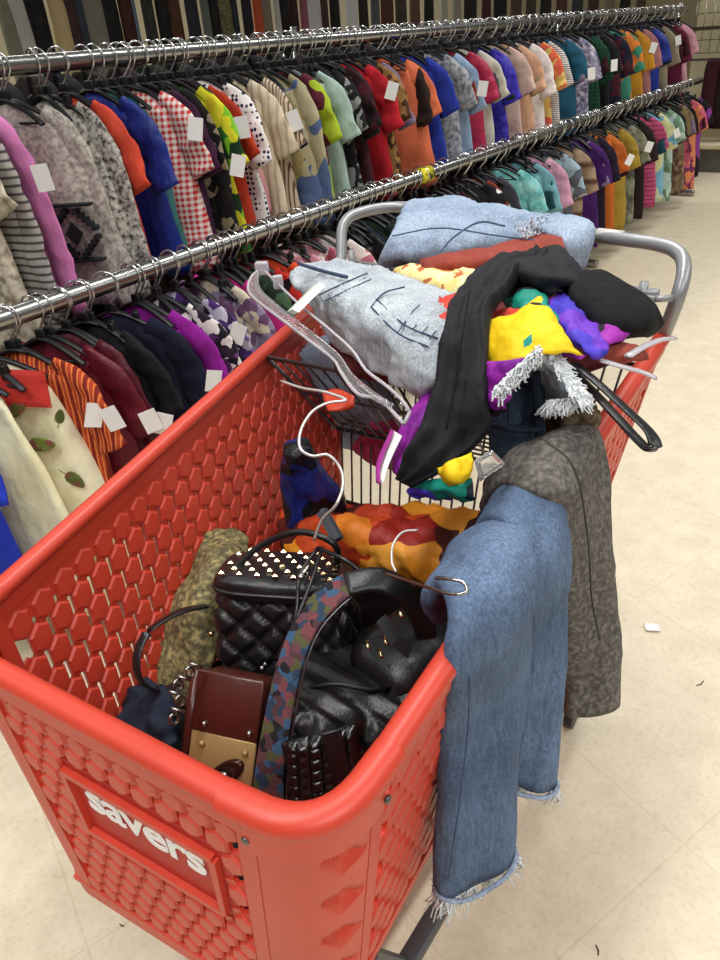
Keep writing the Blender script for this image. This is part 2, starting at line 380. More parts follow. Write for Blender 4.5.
# hexagon lattice panels
def hexpanel(TL,TR,BL,BR,cw,skip=None,h=.008):
    wid=((TR-TL).length+(BR-BL).length)/2; hei=((TL-BL).length+(TR-BR).length)/2
    def pos(x,y,d=0):
        s=x/wid; t=y/hei; p=BL*(1-s)*(1-t)+BR*s*(1-t)+TL*(1-s)*t+TR*s*t; return p+nor*d
    nor=(TR-TL).cross(TL-BL).normalized()
    cen=W(-.58,.9,.8)
    if nor.dot(TL-cen)<0: nor=-nor
    R=cw/math.sqrt(3); rowh=1.5*R; nx=round((wid-.03)/cw); ny=round((hei-.03-.5*R)/(rowh*1.13))
    cw=(wid-.03)/(nx+.5); rowh=(hei-.03)/(ny+.33); mb=MB()
    Rx=cw/2*1.0; Ry=rowh/1.5
    hexo=[(0,1),(1,.5),(1,-.5),(0,-1),(-1,-.5),(-1,.5)]
    for j in range(ny):
        for i in range(nx):
            cx=.015+cw*(i+.5+(.5 if j%2 else 0)); cy=.015+Ry+rowh*j
            if skip and skip(cx/wid,cy/hei): continue
            # raised pad: rims at scale .88 down to a sunk tilted face both sides
            lv=[(.90,-.5*h),(.90,.35*h),(.74,h),(.5,h*1.05)]
            vs=[]; 
            for sc_,d in [(.5,-h*1.05),(.74,-h)]+lv:
                for (a,b) in hexo: vs.append(pos(cx+a*Rx*sc_*.93,cy+b*Ry*sc_,d))
            fs=[]; n=6
            for r in range(5):
                for k in range(n): fs.append((r*n+k,r*n+(k+1)%n,(r+1)*n+(k+1)%n,(r+1)*n+k))
            fs.append(tuple(range(5,-1,-1))); fs.append(tuple(5*n+k for k in range(n)))
            mb.add(vs,fs)
            # webs across the slanted edges (to the row above)
            for sx in (-1,1):
                if j==ny-1: continue
                p0=Vector((cx+sx*Rx*.46,cy+Ry*.72)); d=Vector((sx*.5*cw,rowh)).normalized(); q=Vector((-d.y,d.x)); ln=.009; w=.0085
                vs=[pos(*(p0+d*a*ln+q*b*w),c*.003) for a in(-1,1) for b in(-1,1) for c in(-1,1)]
                mb.add(vs,[(0,1,3,2),(4,6,7,5),(0,4,5,1),(2,3,7,6),(0,2,6,4),(1,5,7,3)])
    # frame
    bw=.018
    def bar(x0,x1,y0,y1,d=.007):
        vs=[pos(x,y,c) for x in(x0,x1) for y in(y0,y1) for c in(-d,d)]
        mb.add(vs,[(0,1,3,2),(4,6,7,5),(0,4,5,1),(2,3,7,6),(0,2,6,4),(1,5,7,3)])
    bar(-.005,bw,0,hei); bar(wid-bw,wid+.005,0,hei); bar(0,wid,0,.02); bar(0,wid,hei-.01,hei+.016); bar(0,wid,hei-.05,hei-.005,.0025)
    return mb,pos,wid,hei,nor
def edge(h):
    a,A1,A2,d=side_pts(h); return a,A1[0],A1[-1],A2[0],A2[-1],d
t_=edge(.95); b_=edge(.03)
mb,_,_,_,_=hexpanel(t_[0],t_[1],b_[0],b_[1],.046,h=.007); mb.build('side_panel',M_red,cart,auto=25)
mb,_,_,_,_=hexpanel(t_[4],t_[5],b_[4],b_[5],.046,h=.007); mb.build('side_panel',M_red,cart,auto=25)
SX0,SX1,SY0,SY1=.25,.85,.47,.74
mb,pos,wid,hei,nor=hexpanel(t_[2],t_[3],b_[2],b_[3],.037,h=.007,skip=lambda s,t:SX0-.03<s<SX1+.03 and SY0-.04<t<SY1+.045)
for x0,x1,y0,y1 in ((SX0,SX1,SY0-.012,SY0+.012),(SX0,SX1,SY1-.012,SY1+.012),(SX0-.012,SX0+.012,SY0,SY1),(SX1-.012,SX1+.012,SY0,SY1)):
    vs=[pos(x*wid,y*hei,c) for x in(x0,x1) for y in(y0,y1) for c in(-.004,.010)]
    mb.add(vs,[(0,1,3,2),(4,6,7,5),(0,4,5,1),(2,3,7,6),(0,2,6,4),(1,5,7,3)])
mb.build('front_panel',M_red,cart,auto=25)
mb=MB(); vs=[pos(x*wid,y*hei,c) for x in(SX0-.055,SX1+.055) for y in(SY0-.05,SY1+.05) for c in(-.004,.001)]
mb.add(vs,[(0,1,3,2),(4,6,7,5),(0,4,5,1),(2,3,7,6),(0,2,6,4),(1,5,7,3)]); plate=mb.build('sign_plate',mat('sign_red','plain',('#b52a22',),rough=.5,bump=0,var=.04),cart,smooth=False)
tcu=bpy.data.curves.new('lettering','FONT'); tcu.body='savers'; tcu.size=1; tcu.extrude=.01; tcu.offset=.018; tcu.space_character=.93; tcu.resolution_u=4
to=bpy.data.objects.new('lt',tcu); COL.objects.link(to); dg=bpy.context.evaluated_depsgraph_get(); dg.update()
tm=bpy.data.meshes.new_from_object(to.evaluated_get(dg)); bpy.data.objects.remove(to)
xs=[v.co.x for v in tm.vertices]; ys=[v.co.y for v in tm.vertices]; x0,x1=min(xs),max(xs); y0,y1=min(ys),max(ys)
LX0,LX1,LY0,LY1=.31,.80,.60,.69
mb=MB(); mb.add([pos((LX0+(LX1-LX0)*(v.co.x-x0)/(x1-x0))*wid,(LY0+(LY1-LY0)*(v.co.y-y0)/(y1-y0))*hei,.0028+v.co.z*.06) for v in tm.vertices],[tuple(p.vertices) for p in tm.polygons])
lt=mb.build('lettering',M_white,plate,smooth=False); lt['label']='white rounded lettering spelling savers'
# basket floor
mb=MB(); rows=[]
for k in range(9):
    a=BOT[1].lerp(BOT[0],k/8); b=BOT[2].lerp(BOT[3],k/8); rows.append([a.lerp(b,j/6) for j in range(7)])
sheet_rows(rows,.012,mb)
for k in range(1,20):
    a=BOT[1].lerp(BOT[0],k/20); b=BOT[2].lerp(BOT[3],k/20); mb.tube([a+Vector((0,0,.006)),b+Vector((0,0,.006))],.005,6)
mb.build('basket_floor',M_red,cart,auto=40)
# chassis and casters
M_chs=mat('chassis_grey','plain',('#54575a',),rough=.4,metal=.4,bump=.1,var=.1)
mb=MB()
z=.17; cp=[W(-.86,1.45,z),W(-.74,.42,z),W(-.36,.42,z),W(-.24,1.45,z)]
mb.tube(arc(cp,1,.06)+arc(cp,2,.06)+[cp[3],cp[0]],.014,10,closed=True)
for a,b in ((cp[1],BOT[1]),(cp[2],BOT[2])): mb.tube([a.lerp(cp[0] if a is cp[1] else cp[3],.15),b.lerp(BOT[0] if a is cp[1] else BOT[3],.12)],.012,8)
for a,b in ((cp[0],BOT[0]),(cp[3],BOT[3])): mb.tube([a,b],.014,8)
mb.box(cp[3].lerp(cp[2],.45)+Vector((0,0,.02)),(.035,.95,.03),Matrix.Rotation(YAW+math.radians(-6),3,'Z'),.005)
mb.build('chassis',M_chs,cart,auto=40)
for (u,v,a) in ((-.74,.45,.4),(-.36,.45,-.3),(-.85,1.42,0),(-.25,1.42,0)):
    c=W(u,v,.065); s=MB(); D=Vector((-math.sin(YAW+a),math.cos(YAW+a),0)); X=Vector((D.y,-D.x,0))
    s.tube([W(u,v,.17),W(u,v,.14)],.018,10); 
    for sg in(-1,1): s.tube([W(u,v,.145)+X*sg*.018,c+X*sg*.02-D*.02],.006,6)
    s.tube([W(u,v,.142)-X*.022,W(u,v,.142)+X*.022],.012,8)
    cs=s.build('caster',M_chs,cart); s=MB(); c2=c-D*.02; s.tube([c2-X*.013,c2-X*.011,c2+X*.011,c2+X*.013],[.052,.062,.062,.052],20); s.build('wheel',M_black,cs,auto=30)
# handle
HZ=1.24
hl=W(-.985,1.54,1.10); hr=W(-.195,1.50,1.10)
hp=[W(-1.04,1.60,1.06),W(-1.04,1.66,1.14),P(343,226,1.215),P(362,212,HZ),P(410,207,HZ),P(500,220,HZ),P(600,236,HZ),P(655,244,HZ-.002),P(678,253,HZ-.01),P(684,270,HZ-.03),P(677,300,1.16),W(-.192,1.55,1.07)]
mb=MB(); mb.tube(crom(hp,6),.0145,14); mb.build('handle',M_steel,cart)
mb=MB(); mb.tube([P(622,238.5,HZ),P(598,235.5,HZ)],.0165,12); mb.build('handle_sleeve',mat('pale_sleeve','plain',('#cfccc4',),rough=.4,bump=0,var=.05),cart)
mb=MB()
a=P(655,299,1.17); b=P(575,291,1.17); c=P(500,286,1.17); d=P(352,262,1.15)
mb.tube([a,b,c,d],.007,8); mb.tube([P(672,298,1.17),a],.007,8); mb.tube([P(640,318,1.13),P(610,295,1.165)],.006,8)
e=P(643,292,1.175); mb.tube([e+Vector((0,0,.02)),e-Vector((0,0,.03))],.009,8); mb.tube([e+Vector((-.03,0,.0)),e-Vector((-.03,0,.0))],.01,8)
e=P(352,262,1.15); mb.tube([e+Vector((0,0,.03)),e-Vector((0,0,.05))],.009,8)
mb.build('handle_bracket',M_steel,cart)
# child seat: wire basket leaning back from the middle of the rims, and the wire rear gate
st0=W(-.985,1.22,1.04); st1=W(-.23,1.18,1.04); sb0=W(-.92,1.38,.79); sb1=W(-.28,1.36,.79)
mb=MB(); mb.tube([st0,st1],.005,8); mb.tube([sb0,sb1],.004,8); mb.tube([st0.lerp(sb0,.45),st1.lerp(sb1,.45)],.003,6)
for k in range(21):
    t=k/20; mb.tube([st0.lerp(st1,t),sb0.lerp(sb1,t)],.0027 if k else .005,6)
mb.build('child_seat_wires',M_wire,cart)
gt0=W(-1.0,1.56,1.02); gt1=W(-.22,1.50,1.02); gb0=W(-.90,1.35,.59); gb1=W(-.28,1.33,.59)
mb=MB(); mb.tube([gt0,gt1],.005,8); mb.tube([gb0,gb1],.005,8); mb.tube([gt0.lerp(gb0,.45),gt1.lerp(gb1,.45)],.004,6)
for k in range(23):
    t=k/22; mb.tube([gt0.lerp(gt1,t),gb0.lerp(gb1,t)],.0028,6)
mb.build('rear_gate',M_wire,cart)
mb=MB(); rows=[[W(-.90,1.40,.81).lerp(W(-.28,1.38,.81),j/8)+Vector((0,0,0))+W(0,.15*i/4,0) for j in range(9)] for i in range(5)]
for i in range(8):
    a=W(-.92,1.38+.022*i-.0,.795); b=W(-.28,1.36+.018*i,.795); mb.tube([a,b],.0026,6)
mb.build('child_seat_base',M_wire,cart)
# ------------------------------------------------------------------ clothes rack beside the cart
def railx(Y): return -1.98-.0275*(Y-.91)
ZT,ZL=1.645,1.05
def railu(Y): return -2.32-.01*(Y-.91)
rack=thing('clothes_rack',(railx(4),4,0),'long double-tier chrome clothes rack crowded with hangers beside the red cart','clothes rack')
for z,nm,rx,rr in ((ZT,'upper_rail',railu,.024),(ZL,'lower_rail',railx,.028)):
    mb=MB(); mb.tube([(rx(-.2),-.2,z),(rx(8.35),8.35,z)],rr,16); mb.build(nm,M_chrome,rack)
for Y in (-.1,2.72,5.5,8.3):
    mb=MB(); mb.tube([(railu(Y)-.06,Y,0.03),(railu(Y)-.06,Y,1.70)],.016,10); mb.box((railx(Y)-.15,Y,.03),(.55,.05,.05),None,.01)
    mb.tube([(railu(Y)-.06,Y,ZT),(railu(Y),Y,ZT)],.014,8); mb.tube([(railu(Y)-.06,Y,ZL),(railx(Y),Y,ZL)],.014,8)
    mb.build('upright',M_chrome,rack)
def Yat(px,z,dx=0.,rx=None):
    rx=rx or railx
    lo,hi=.3,14.
    for _ in range(40):
        m=(lo+hi)/2
        if proj((rx(m)+dx,m,z))[0]<px: lo=m
        else: hi=m
    return lo
# yellow size marker clipped round the lower rail, steel joint on the upper one
Y=Yat(424,ZL); mb=MB(); mb.tube([(railx(Y-.05),Y-.05,ZL),(railx(Y+.05),Y+.05,ZL)],.036,14); tag(mb.build('size_marker',mat('yellow_marker','speck',('#2a2a10','#e6d92c','#efe43a'),sc=40,rough=.5)),'yellow tape marker wrapped round the lower chrome rail','marker')
# hanger master
def make_hanger():
    r=thing('clothes_hanger',(0,0,0),'x','hanger')
    mb=MB(); pts=[(0.039*math.cos(a),0,.039*math.sin(a)) for a in [PI*1.12-PI*1.32*k/12 for k in range(13)]]
    pts+=[(.03,0,-.025),(.012,0,-.05),(0,0,-.062),(0,0,-.085)]
    mb.tube(pts,.0034,6); mb.build('hook',mat('hook_steel','plain',('#d6d6d4',),rough=.2,metal=.9,bump=0,var=0),r,local=True)
    mb=MB(); arm=crom([Vector(p) for p in ((-.135,0,-.158),(-.125,0,-.148),(-.085,0,-.122),(-.04,0,-.098),(0,0,-.088),(.04,0,-.098),(.085,0,-.122),(.125,0,-.148),(.135,0,-.158))],3)
    mb.tube(arm,.011,8,flat=.55,up=(0,0,1)); mb.tube([(-.12,0,-.152),(.12,0,-.152)],.004,6); mb.box((0,0,-.078),(.032,.014,.036),None,.004)
    mb.build('shoulder_bar',M_black,r,local=True)
    for s in(-1,1):
        mb=MB(); mb.box((s*.075,0,-.112),(.02,.016,.045),None,.004); mb.box((s*.075,.009,-.10),(.016,.01,.03),Matrix.Rotation(.25,3,'X'),.003); mb.build('clip',M_black,r,local=True)
    return r
hanger0=make_hanger(); used=[0]
def put_hanger(x,y,z,rz,label,group=None):
    used[0]+=1
    if used[0]==1: o=hanger0
    else:
        o=hanger0.copy(); COL.objects.link(o)
        for ch in hanger0.children:
            if ch.name.startswith('clip') and used[0]%5: continue
            c=ch.copy(); COL.objects.link(c); c.parent=o
    o.location=(x,y,z+.0); o.rotation_euler=(0,0,rz); o['label']=label
    if group: o['group']=group
    elif 'group' in o: del o['group']
    return o
# garment builder, local frame: x across the shoulders, y thickness, z down from the rail
def garment(kind,length,width,m,seed,tagc=None,m2=None,name='blouse',loc=(0,0,0),rz=0,label='',cat='top',group=None,detail=1):
    R=random.Random(seed); g=thing(name,loc,label,cat,group,rz)
    nz_=int((9+length*16)*detail)+4; n=int(26*detail)//2*2; z0=-.097
    wN={'tank':.07,'dress':.075,'long':.06,'top':.06}.get(kind,.06); ws=.135 if kind!='tank' else .11
    hemw=width; A=R.uniform(.006,.014); K=R.uniform(3.5,7); ph=R.uniform(0,6); lean=R.uniform(-.02,.02); tn=R.uniform(.016,.028)
    mb=MB(); vs=[]
    for i in range(nz_+1):
        t=i/nz_; z=z0-length*t**1.15
        d=z0-z
        if d<.055: 
            q=d/.055; w=wN+(ws-wN)*q**.6; th=.010+.012*q
        else:
            q=(d-.055)/max(.01,length-.055); w=ws+(hemw*1.12-ws)*min(1,q*1.1)**.7; th=.022+tn*min(1,q*2)
        if i==0: w*=.9; th*=.4
        sag=.02*math.cos(0)
        for k in range(n):
            a=2*PI*k/n; c,s=math.cos(a),math.sin(a); x=math.copysign(abs(c)**.8,c)*w; y=math.copysign(abs(s)**.8,s)*th
            zz=z-(.0 if d>=.055 else (abs(x)/ws)*.03)
            dr=min(1,d/.12)
            y+=A*dr*math.sin(K*x/w*1.6+ph+1.3*noise.noise(Vector((x*6,seed*3.1,z*2.5))))*(1 if s>0 else .8)+.012*dr*noise.noise(Vector((x*9+seed,1.7,z*5)))
            y+=lean*d/.5
            if i==nz_: zz+=.012*noise.noise(Vector((x*12,seed,0)))
            vs.append((x+.008*noise.noise(Vector((seed,z*7,y*8))),y,zz))
    fs=[(i*n+k,i*n+(k+1)%n,(i+1)*n+(k+1)%n,(i+1)*n+k) for i in range(nz_) for k in range(n)]
    fs.append(tuple(range(n))); fs.append(tuple(nz_*n+k for k in range(n)))
    mb.add(vs,fs); mb.build('bodice' if kind!='dress' else 'dress_body',m,g,local=True)
    if kind in('top','long','dress'):
        sl={'top':.20,'long':.50,'dress':.16}[kind]*R.uniform(.85,1.1)
        if kind=='long': sl=min(sl,length)
        for s in(-1,1):
            p=[Vector((s*.10,0,z0-.035)),Vector((s*.145,0,z0-.075))]; fw=R.uniform(-.02,.015)
            for k in range(1,6): p.append(Vector((s*(.16+.018*k+.008*math.sin(k)),fw*k/3+.006*R.uniform(-1,1),z0-.085-sl*k/5)))
            mb2=MB(); pp=crom(p,3); rr=[.03+.022*min(1,i/5)-.016*(i/len(pp) if kind=='long' else 0) for i in range(len(pp))]
            mb2.tube(pp,rr,14,flat=.36,up=(0,1,0)); 
            mb2.v=[v+Vector((0,.014*noise.noise(v*22+Vector((seed,0,0))),0))+Vector((.007*noise.noise(v*18+Vector((0,seed,0))),0,0)) for v in mb2.v]
            mb2.build('sleeve',m2 or m,g,local=True)
    if tagc is not None:
        tx,tz=tagc; mb=MB(); R3=Matrix.Rotation(.45+R.uniform(-.2,.2),3,'Z')@Matrix.Rotation(R.uniform(-.45,.45),3,'Y'); mb.box((.165+tz*.5+(.03 if kind=='tank' else .05),-.035,z0-tz-.06),(.05,.0015,.072),R3); tg=mb.build('price_tag',M_white,g,local=True,smooth=False)
    return g
# described garments: pixel column at mid height, description, kind, name/category, material spec, half width, length, yaw deg, tag
def gm(k,pat,cols,sc=30,rough=.85,bump=.3,bsc=120): return mat('cloth_'+k,pat,cols,sc=sc,rough=rough,bump=bump,bsc=bsc)
U=[
(-36,'sheer cream lace','dress','blouse',('speck',('#8f8370','#c4b9a3','#d8cfba'),40),.19,.62,-8,None),
(-4,'grey and black striped knit','long','sweater',('hstripe',('#3a3a3c','#a8a39c'),14),.19,.58,-4,None),
(22,'bubblegum pink long-sleeved','long','shirt',('plain',('#e287c2',)),.18,.53,-6,(.1,.12)),
(66,'marled grey southwestern knit','long','sweater',('speck',('#8a837b','#aca49b','#c4bcb1'),70),.23,.56,-24,None),
(104,'black and white tweed knit','long','cardigan',('speck',('#3c3b39','#a09b92','#c4beb4'),70),.20,.56,-6,None),
(122,'coral red','top','blouse',('plain',('#dc4d35',)),.18,.52,0,None),
(144,'navy-blue satin short-sleeved','top','blouse',('plain',('#1c2f86',)),.19,.54,-10,None),
(158,'teal green thin','tank','camisole',('plain',('#3f7d7c',)),.15,.5,4,None),
(174,'red and white checked','top','blouse',('plaid',('#c42a2a','#e9ddd6'),16),.19,.56,-8,(.09,.07)),
(186,'dark plum','top','blouse',('plain',('#3c1636',)),.17,.5,3,None),
(197,'black with beige paisley','long','blouse',('blotch',('#131211','#191614','#8d8064','#1a1818'),42),.18,.56,-5,(.12,.2)),
(212,'lime green and yellow floral','top','blouse',('blotch',('#7fbf2a','#d9d22a','#17361c','#e0c92a','#2a6a2a'),20),.18,.56,-5,None),
(224,'rust red','top','blouse',('plain',('#c23a20',)),.18,.5,0,(.13,.09)),
(238,'white with navy polka dots','top','blouse',('dots',('#eeeae6','#20264f'),52),.18,.52,-6,None),
(250,'pale pink ribbed','tank','camisole',('plain',('#e3a0a6',)),.15,.44,4,None),
(262,'cream beige pleated','top','blouse',('vstripe',('#b7a78b','#d8caae'),10),.18,.52,-6,None),
(276,'brown and white pinstriped','top','shirt',('vstripe',('#5a2b1c','#c9b8a0'),22),.17,.52,2,(.13,.1)),
(298,'khaki gauze with blue print','long','blouse',('blotch',('#a39a76','#b3a988','#9b916e','#53668c','#aea27e','#a8975f'),12),.19,.54,-12,None),
(314,'chartreuse and maroon','top','blouse',('blotch',('#a9bf2e','#5a1c2e','#6a2434'),8),.17,.5,0,None),
(328,'pale mint satin','top','blouse',('plain',('#b9d3c8',)),.18,.5,-6,None),
(343,'black with white pattern','top','blouse',('blotch',('#121214','#17171a','#1c1a1c','#8b8a88'),40),.18,.5,0,None),
(357,'dark burgundy print','top','blouse',('blotch',('#2c1016','#45121e','#1a0d10'),30),.18,.5,0,None),
(374,'bright red jersey','top','shirt',('plain',('#c71f2d',)),.18,.54,-8,(.12,.06)),
(386,'brown and gold leopard print','top','blouse',('blotch',('#4a2c1c','#8a6a3c','#a07a48'),50),.18,.54,-3,None),
(410,'large apricot orange short-sleeved','top','blouse',('plain',('#ec7a52',)),.21,.54,-26,None),
(432,'cobalt blue','top','blouse',('plain',('#2a3fae',)),.18,.48,-6,None),
(450,'grey mottled print','top','blouse',('speck',('#6d7078','#9a9ca2','#b7b8bc'),50),.18,.5,-6,None),
(460,'pale sky blue','top','shirt',('plain',('#9fb9d8',)),.18,.48,-8,(.12,.12)),
(473,'crimson pink crushed velvet','top','blouse',('plain',('#c43258',)),.18,.5,-12,None),
(484,'off-white lace','top','blouse',('plain',('#dcd8c8',)),.17,.48,-5,None),
(496,'violet blue crushed velvet','top','blouse',('speck',('#2a1f9a','#3a30b4','#5448c8'),30),.18,.5,-15,None),
(512,'pale blush pink','top','blouse',('plain',('#e2bfb2',)),.18,.5,-12,None),
(523,'soft peach','top','blouse',('plain',('#ecb694',)),.18,.48,-12,None),
(535,'white and pink lace','top','blouse',('speck',('#d9c2c2','#ebe2dd','#f1eae4'),30),.18,.46,-8,None),
(545,'coral and yellow printed','top','blouse',('blotch',('#e2664a','#e7c36c','#e88a4a'),20),.17,.48,-5,None),
(552,'black and white zigzag','top','blouse',('hstripe',('#202024','#dcdad6'),26),.18,.5,-5,None),
(568,'deep teal blue','top','dress',('plain',('#26607c',)),.19,.56,-18,(.1,.16)),
(582,'grey lavender paisley','top','blouse',('speck',('#504a66','#8d88a2','#cdc8d0'),40),.18,.5,-12,None),
(594,'green and black plaid','top','shirt',('plaid',('#123a28','#1f6a48','#0c1a14'),12),.18,.5,-12,(.13,.14)),
(604,'black crepe','top','blouse',('plain',('#17171b',)),.18,.5,-8,None),
(616,'navy and maroon printed','top','blouse',('blotch',('#171a2e','#4a1a2a','#1c1f38'),20),.18,.52,-10,None),
(627,'orange and green printed','top','blouse',('blotch',('#e08238','#3f8a70','#e07a30'),14),.17,.48,-10,None),
(638,'mustard yellow','top','blouse',('plain',('#d99a2c',)),.18,.5,-14,(.12,.08)),
(646,'dusty rose','top','blouse',('plain',('#b77c7c',)),.18,.5,-12,None),
(655,'royal blue shiny','top','blouse',('plain',('#2438a0',)),.18,.5,-14,None),
(665,'tan khaki','top','blouse',('plain',('#a4977c',)),.17,.48,-12,(.13,.06)),
(677,'maroon and black plaid','top','shirt',('plaid',('#5a1430','#8a2448','#3a0f22'),16),.2,.56,-22,None),
(684,'pale pink','top','blouse',('plain',('#dca0ae',)),.18,.5,-20,None),
]
L=[
(-40,'royal blue','top','blouse',('plain',('#1f38b8',)),.19,.66,-4,None),
(8,'pale yellow silk with turquoise hem','tank','dress',('speck',('#e6e2b4','#efecc4','#f2f0d0'),5),.20,.8,-22,None),
(44,'long ivory leaf-print','tank','dress',('speck',('#ddd9b4','#ece8c8','#efeccc'),6),.23,.82,-30,(.05,.11)),
(82,'rust and orange tie-dyed','top','dress',('vstripe',('#7a2418','#c8572a','#e08a4a','#b34424'),11),.19,.66,-14,(.14,.12)),
(112,'dark maroon satin','top','blouse',('plain',('#6b1c2c',)),.19,.66,-12,(.15,.17)),
(128,'shiny burgundy','long','shirt',('plain',('#571826',)),.18,.6,-6,(.17,.19)),
(150,'black','top','blouse',('plain',('#141318',)),.18,.6,-4,None),
(170,'dark navy crepe','top','dress',('plain',('#12152c',)),.2,.62,-24,(.17,.16)),
(196,'bright magenta purple','top','blouse',('plain',('#9a1d9c',)),.18,.5,-8,None),
(212,'black and white floral','top','blouse',('blotch',('#2a2030','#e2dcd6','#6a3a74','#1a1620'),32),.18,.44,-8,None),
(228,'violet and grey paisley','top','blouse',('blotch',('#4a2a6a','#b5aec0','#7a5a96','#2c1c3c'),36),.18,.42,-6,(.14,.06)),
(243,'cream and mauve print','top','blouse',('blotch',('#c9bda6','#6b4a6c','#8a7e96'),34),.18,.42,-6,None),
(256,'hot pink','top','blouse',('plain',('#d12b8a',)),.18,.36,-4,None),
(270,'dark green printed','top','blouse',('blotch',('#1a2c20','#3c5a3c','#101810'),30),.18,.4,-4,None),
(285,'scarlet and black','top','blouse',('blotch',('#c42a24','#1c1012','#a8241f'),20),.18,.4,-4,None),
(300,'vivid orange red','top','blouse',('plain',('#e4502c',)),.18,.4,-4,None),
(318,'dusky rose print','top','blouse',('blotch',('#c98a96','#8c4a5c','#e0bcc0'),30),.18,.4,-4,None),
(336,'pink floral cotton','top','blouse',('blotch',('#d9a0a8','#a85464','#ece0dc','#7a4a54'),30),.18,.44,-4,None),
(354,'white floral cotton','top','blouse',('blotch',('#e0d6d0','#b86a78','#cdbfc0'),30),.18,.44,-4,None),
(372,'black velvet','top','blouse',('plain',('#151316',)),.18,.45,-4,None),
(392,'dark forest green','top','blouse',('plain',('#16281e',)),.18,.45,-4,None),
(414,'charcoal','top','blouse',('plain',('#242428',)),.18,.45,-4,None),
(438,'dark brown','top','blouse',('plain',('#2b1c18',)),.18,.45,-4,None),
(456,'grey and black geometric','top','blouse',('blotch',('#1c1c20','#5a5a60','#17171a'),26),.18,.5,-8,None),
(484,'black with white heart print','top','blouse',('dots',('#131316','#e6e2de'),17),.22,.5,-30,None),
(518,'seafoam aqua crinkled','top','blouse',('speck',('#4c9a9c','#7fc2c0','#9ad2cc'),16),.19,.5,-22,None),
(534,'light turquoise','top','blouse',('plain',('#7cb8c4',)),.18,.5,-14,None),
(546,'pale candy pink','top','blouse',('plain',('#dfa6c0',)),.18,.5,-14,None),
(560,'powder grey and blue','top','blouse',('blotch',('#9ab2c0','#5a5f68','#c2b8b0'),14),.18,.55,-14,None),
(573,'coffee brown and tan','top','dress',('hstripe',('#5a3c2a','#a08870'),3),.18,.7,-12,None),
(588,'deep purple','top','dress',('plain',('#4a1c6c',)),.18,.7,-14,None),
(597,'dark eggplant','top','dress',('plain',('#22142c',)),.18,.7,-10,None),
(606,'bright orange','top','dress',('plain',('#d8702c',)),.18,.72,-16,(.13,.12)),
(618,'ochre yellow','top','dress',('plain',('#b39438',)),.18,.72,-16,None),
(628,'grey green tie-dyed','top','dress',('speck',('#4a4c40','#8a8c74'),14),.17,.72,-12,(.13,.1)),
(637,'very dark brown','top','dress',('plain',('#2a1a18',)),.18,.72,-12,None),
(648,'pink and maroon banded','top','dress',('hstripe',('#8a2444','#e07a94','#5a1a5c','#c84a7c'),9),.19,.70,-20,None),
(657,'pale lemon and blue','top','dress',('blotch',('#d8d8a0','#7ab0cc','#c4d0b0'),12),.18,.7,-14,(.12,.1)),
(666,'pale blue green floral','top','dress',('blotch',('#a8c0b4','#7a9a80','#b8ccc4','#6a7a5c'),20),.18,.74,-16,None),
(678,'olive and brown floral','top','dress',('blotch',('#6a5a44','#8a7a54','#5a3a34','#7a6a50'),26),.2,.76,-26,None),
(690,'pink and orange floral','top','dress',('blotch',('#c45a6c','#e08a5c','#7a3058'),18),.19,.78,-24,None),
(697,'purple and black','top','dress',('blotch',('#4a1c5c','#17121c','#8a3a8c','#1a1424'),14),.18,.72,-30,None),
]
def Y_near(px,r): return px<(260 if r=='upper' else 230)
def hang_rows(T,z,mid,railname,rx):
    placed=[]; prevd=None
    for n,(px,desc,kind,nm,ms,hw,ln,yaw,tg) in enumerate(T):
        yaw=abs(yaw)+(8 if Y_near(px,railname) else 4); hw=hw*1.12
        Y=Yat(px-((12 if 20<px<150 else 4) if railname=='upper' else (14 if 60<px<240 else 0)),mid,.13,rx); placed.append(Y)
        m=gm(desc.replace(' ','_'),ms[0],ms[1],ms[2] if len(ms)>2 else 30,rough=.45 if ('satin' in desc or 'shiny' in desc or 'velvet' in desc) else .85)
        far=Y>3.4
        lab=f'{desc} {nm} hanging on the {railname} rail'
        g=garment(kind,ln+(.05 if railname=='upper' else 0),hw,m,n*1.37+z*11,tg,None,nm,(rx(Y),Y,z),math.radians(yaw),lab,nm,None,.7 if far else 1)
        put_hanger(rx(Y),Y,z,math.radians(yaw),f'black hanger holding the {desc} {nm}')
        T[n]=T[n]+(Y,g)
    return placed
PUp=hang_rows(U,ZT,1.32,'upper',railu); PLo=hang_rows(L,ZL,.72,'lower',railx)
# more garments squeezed where the described ones leave a gap
DK=[('charcoal','#26262b'),('dark wine','#3e1520'),('bottle green','#173024'),('midnight blue','#161c38'),('dark chocolate','#2e1d17'),('slate grey','#4c4e57'),('sand','#a8977a'),('dusty lilac','#8f7e9c'),('brick','#8e3a2c'),('petrol','#1e4a56')]
def fill(T,z,railname,gap,rx):
    k=0
    for a,b in zip(T[:-1],T[1:]):
        Ya,Yb=a[9],b[9]; d=Yb-Ya; n=int(d/gap) if a[0]>150 else 0
        n=min(n,2)
        for i in range(1,n+1):
            if n<1: break
            Y=Ya+d*i/(n+1); cn,ch=DK[(k*7+3)%10]; k+=1
            where='nearer' if i==1 else 'further'
            g=garment('top',.46,.155,mat('dark_'+cn.replace(' ','_'),'plain',(ch,)),k*.77+z,None,None,'blouse',(rx(Y)-.03,Y,z),math.radians(-5),f'narrow {cn} blouse squeezed in just right of the {a[1]} {a[3]}','blouse',f'narrow tops squeezed along the {railname} rail',.6)
            put_hanger(rx(Y)-.03,Y,z,math.radians(-5),f'black hanger of the narrow {cn} blouse beside the {a[1]} {a[3]}','hangers of the squeezed tops')
fill(U,ZT,'upper',.13,railu); fill(L,ZL,'lower',.16,railx)
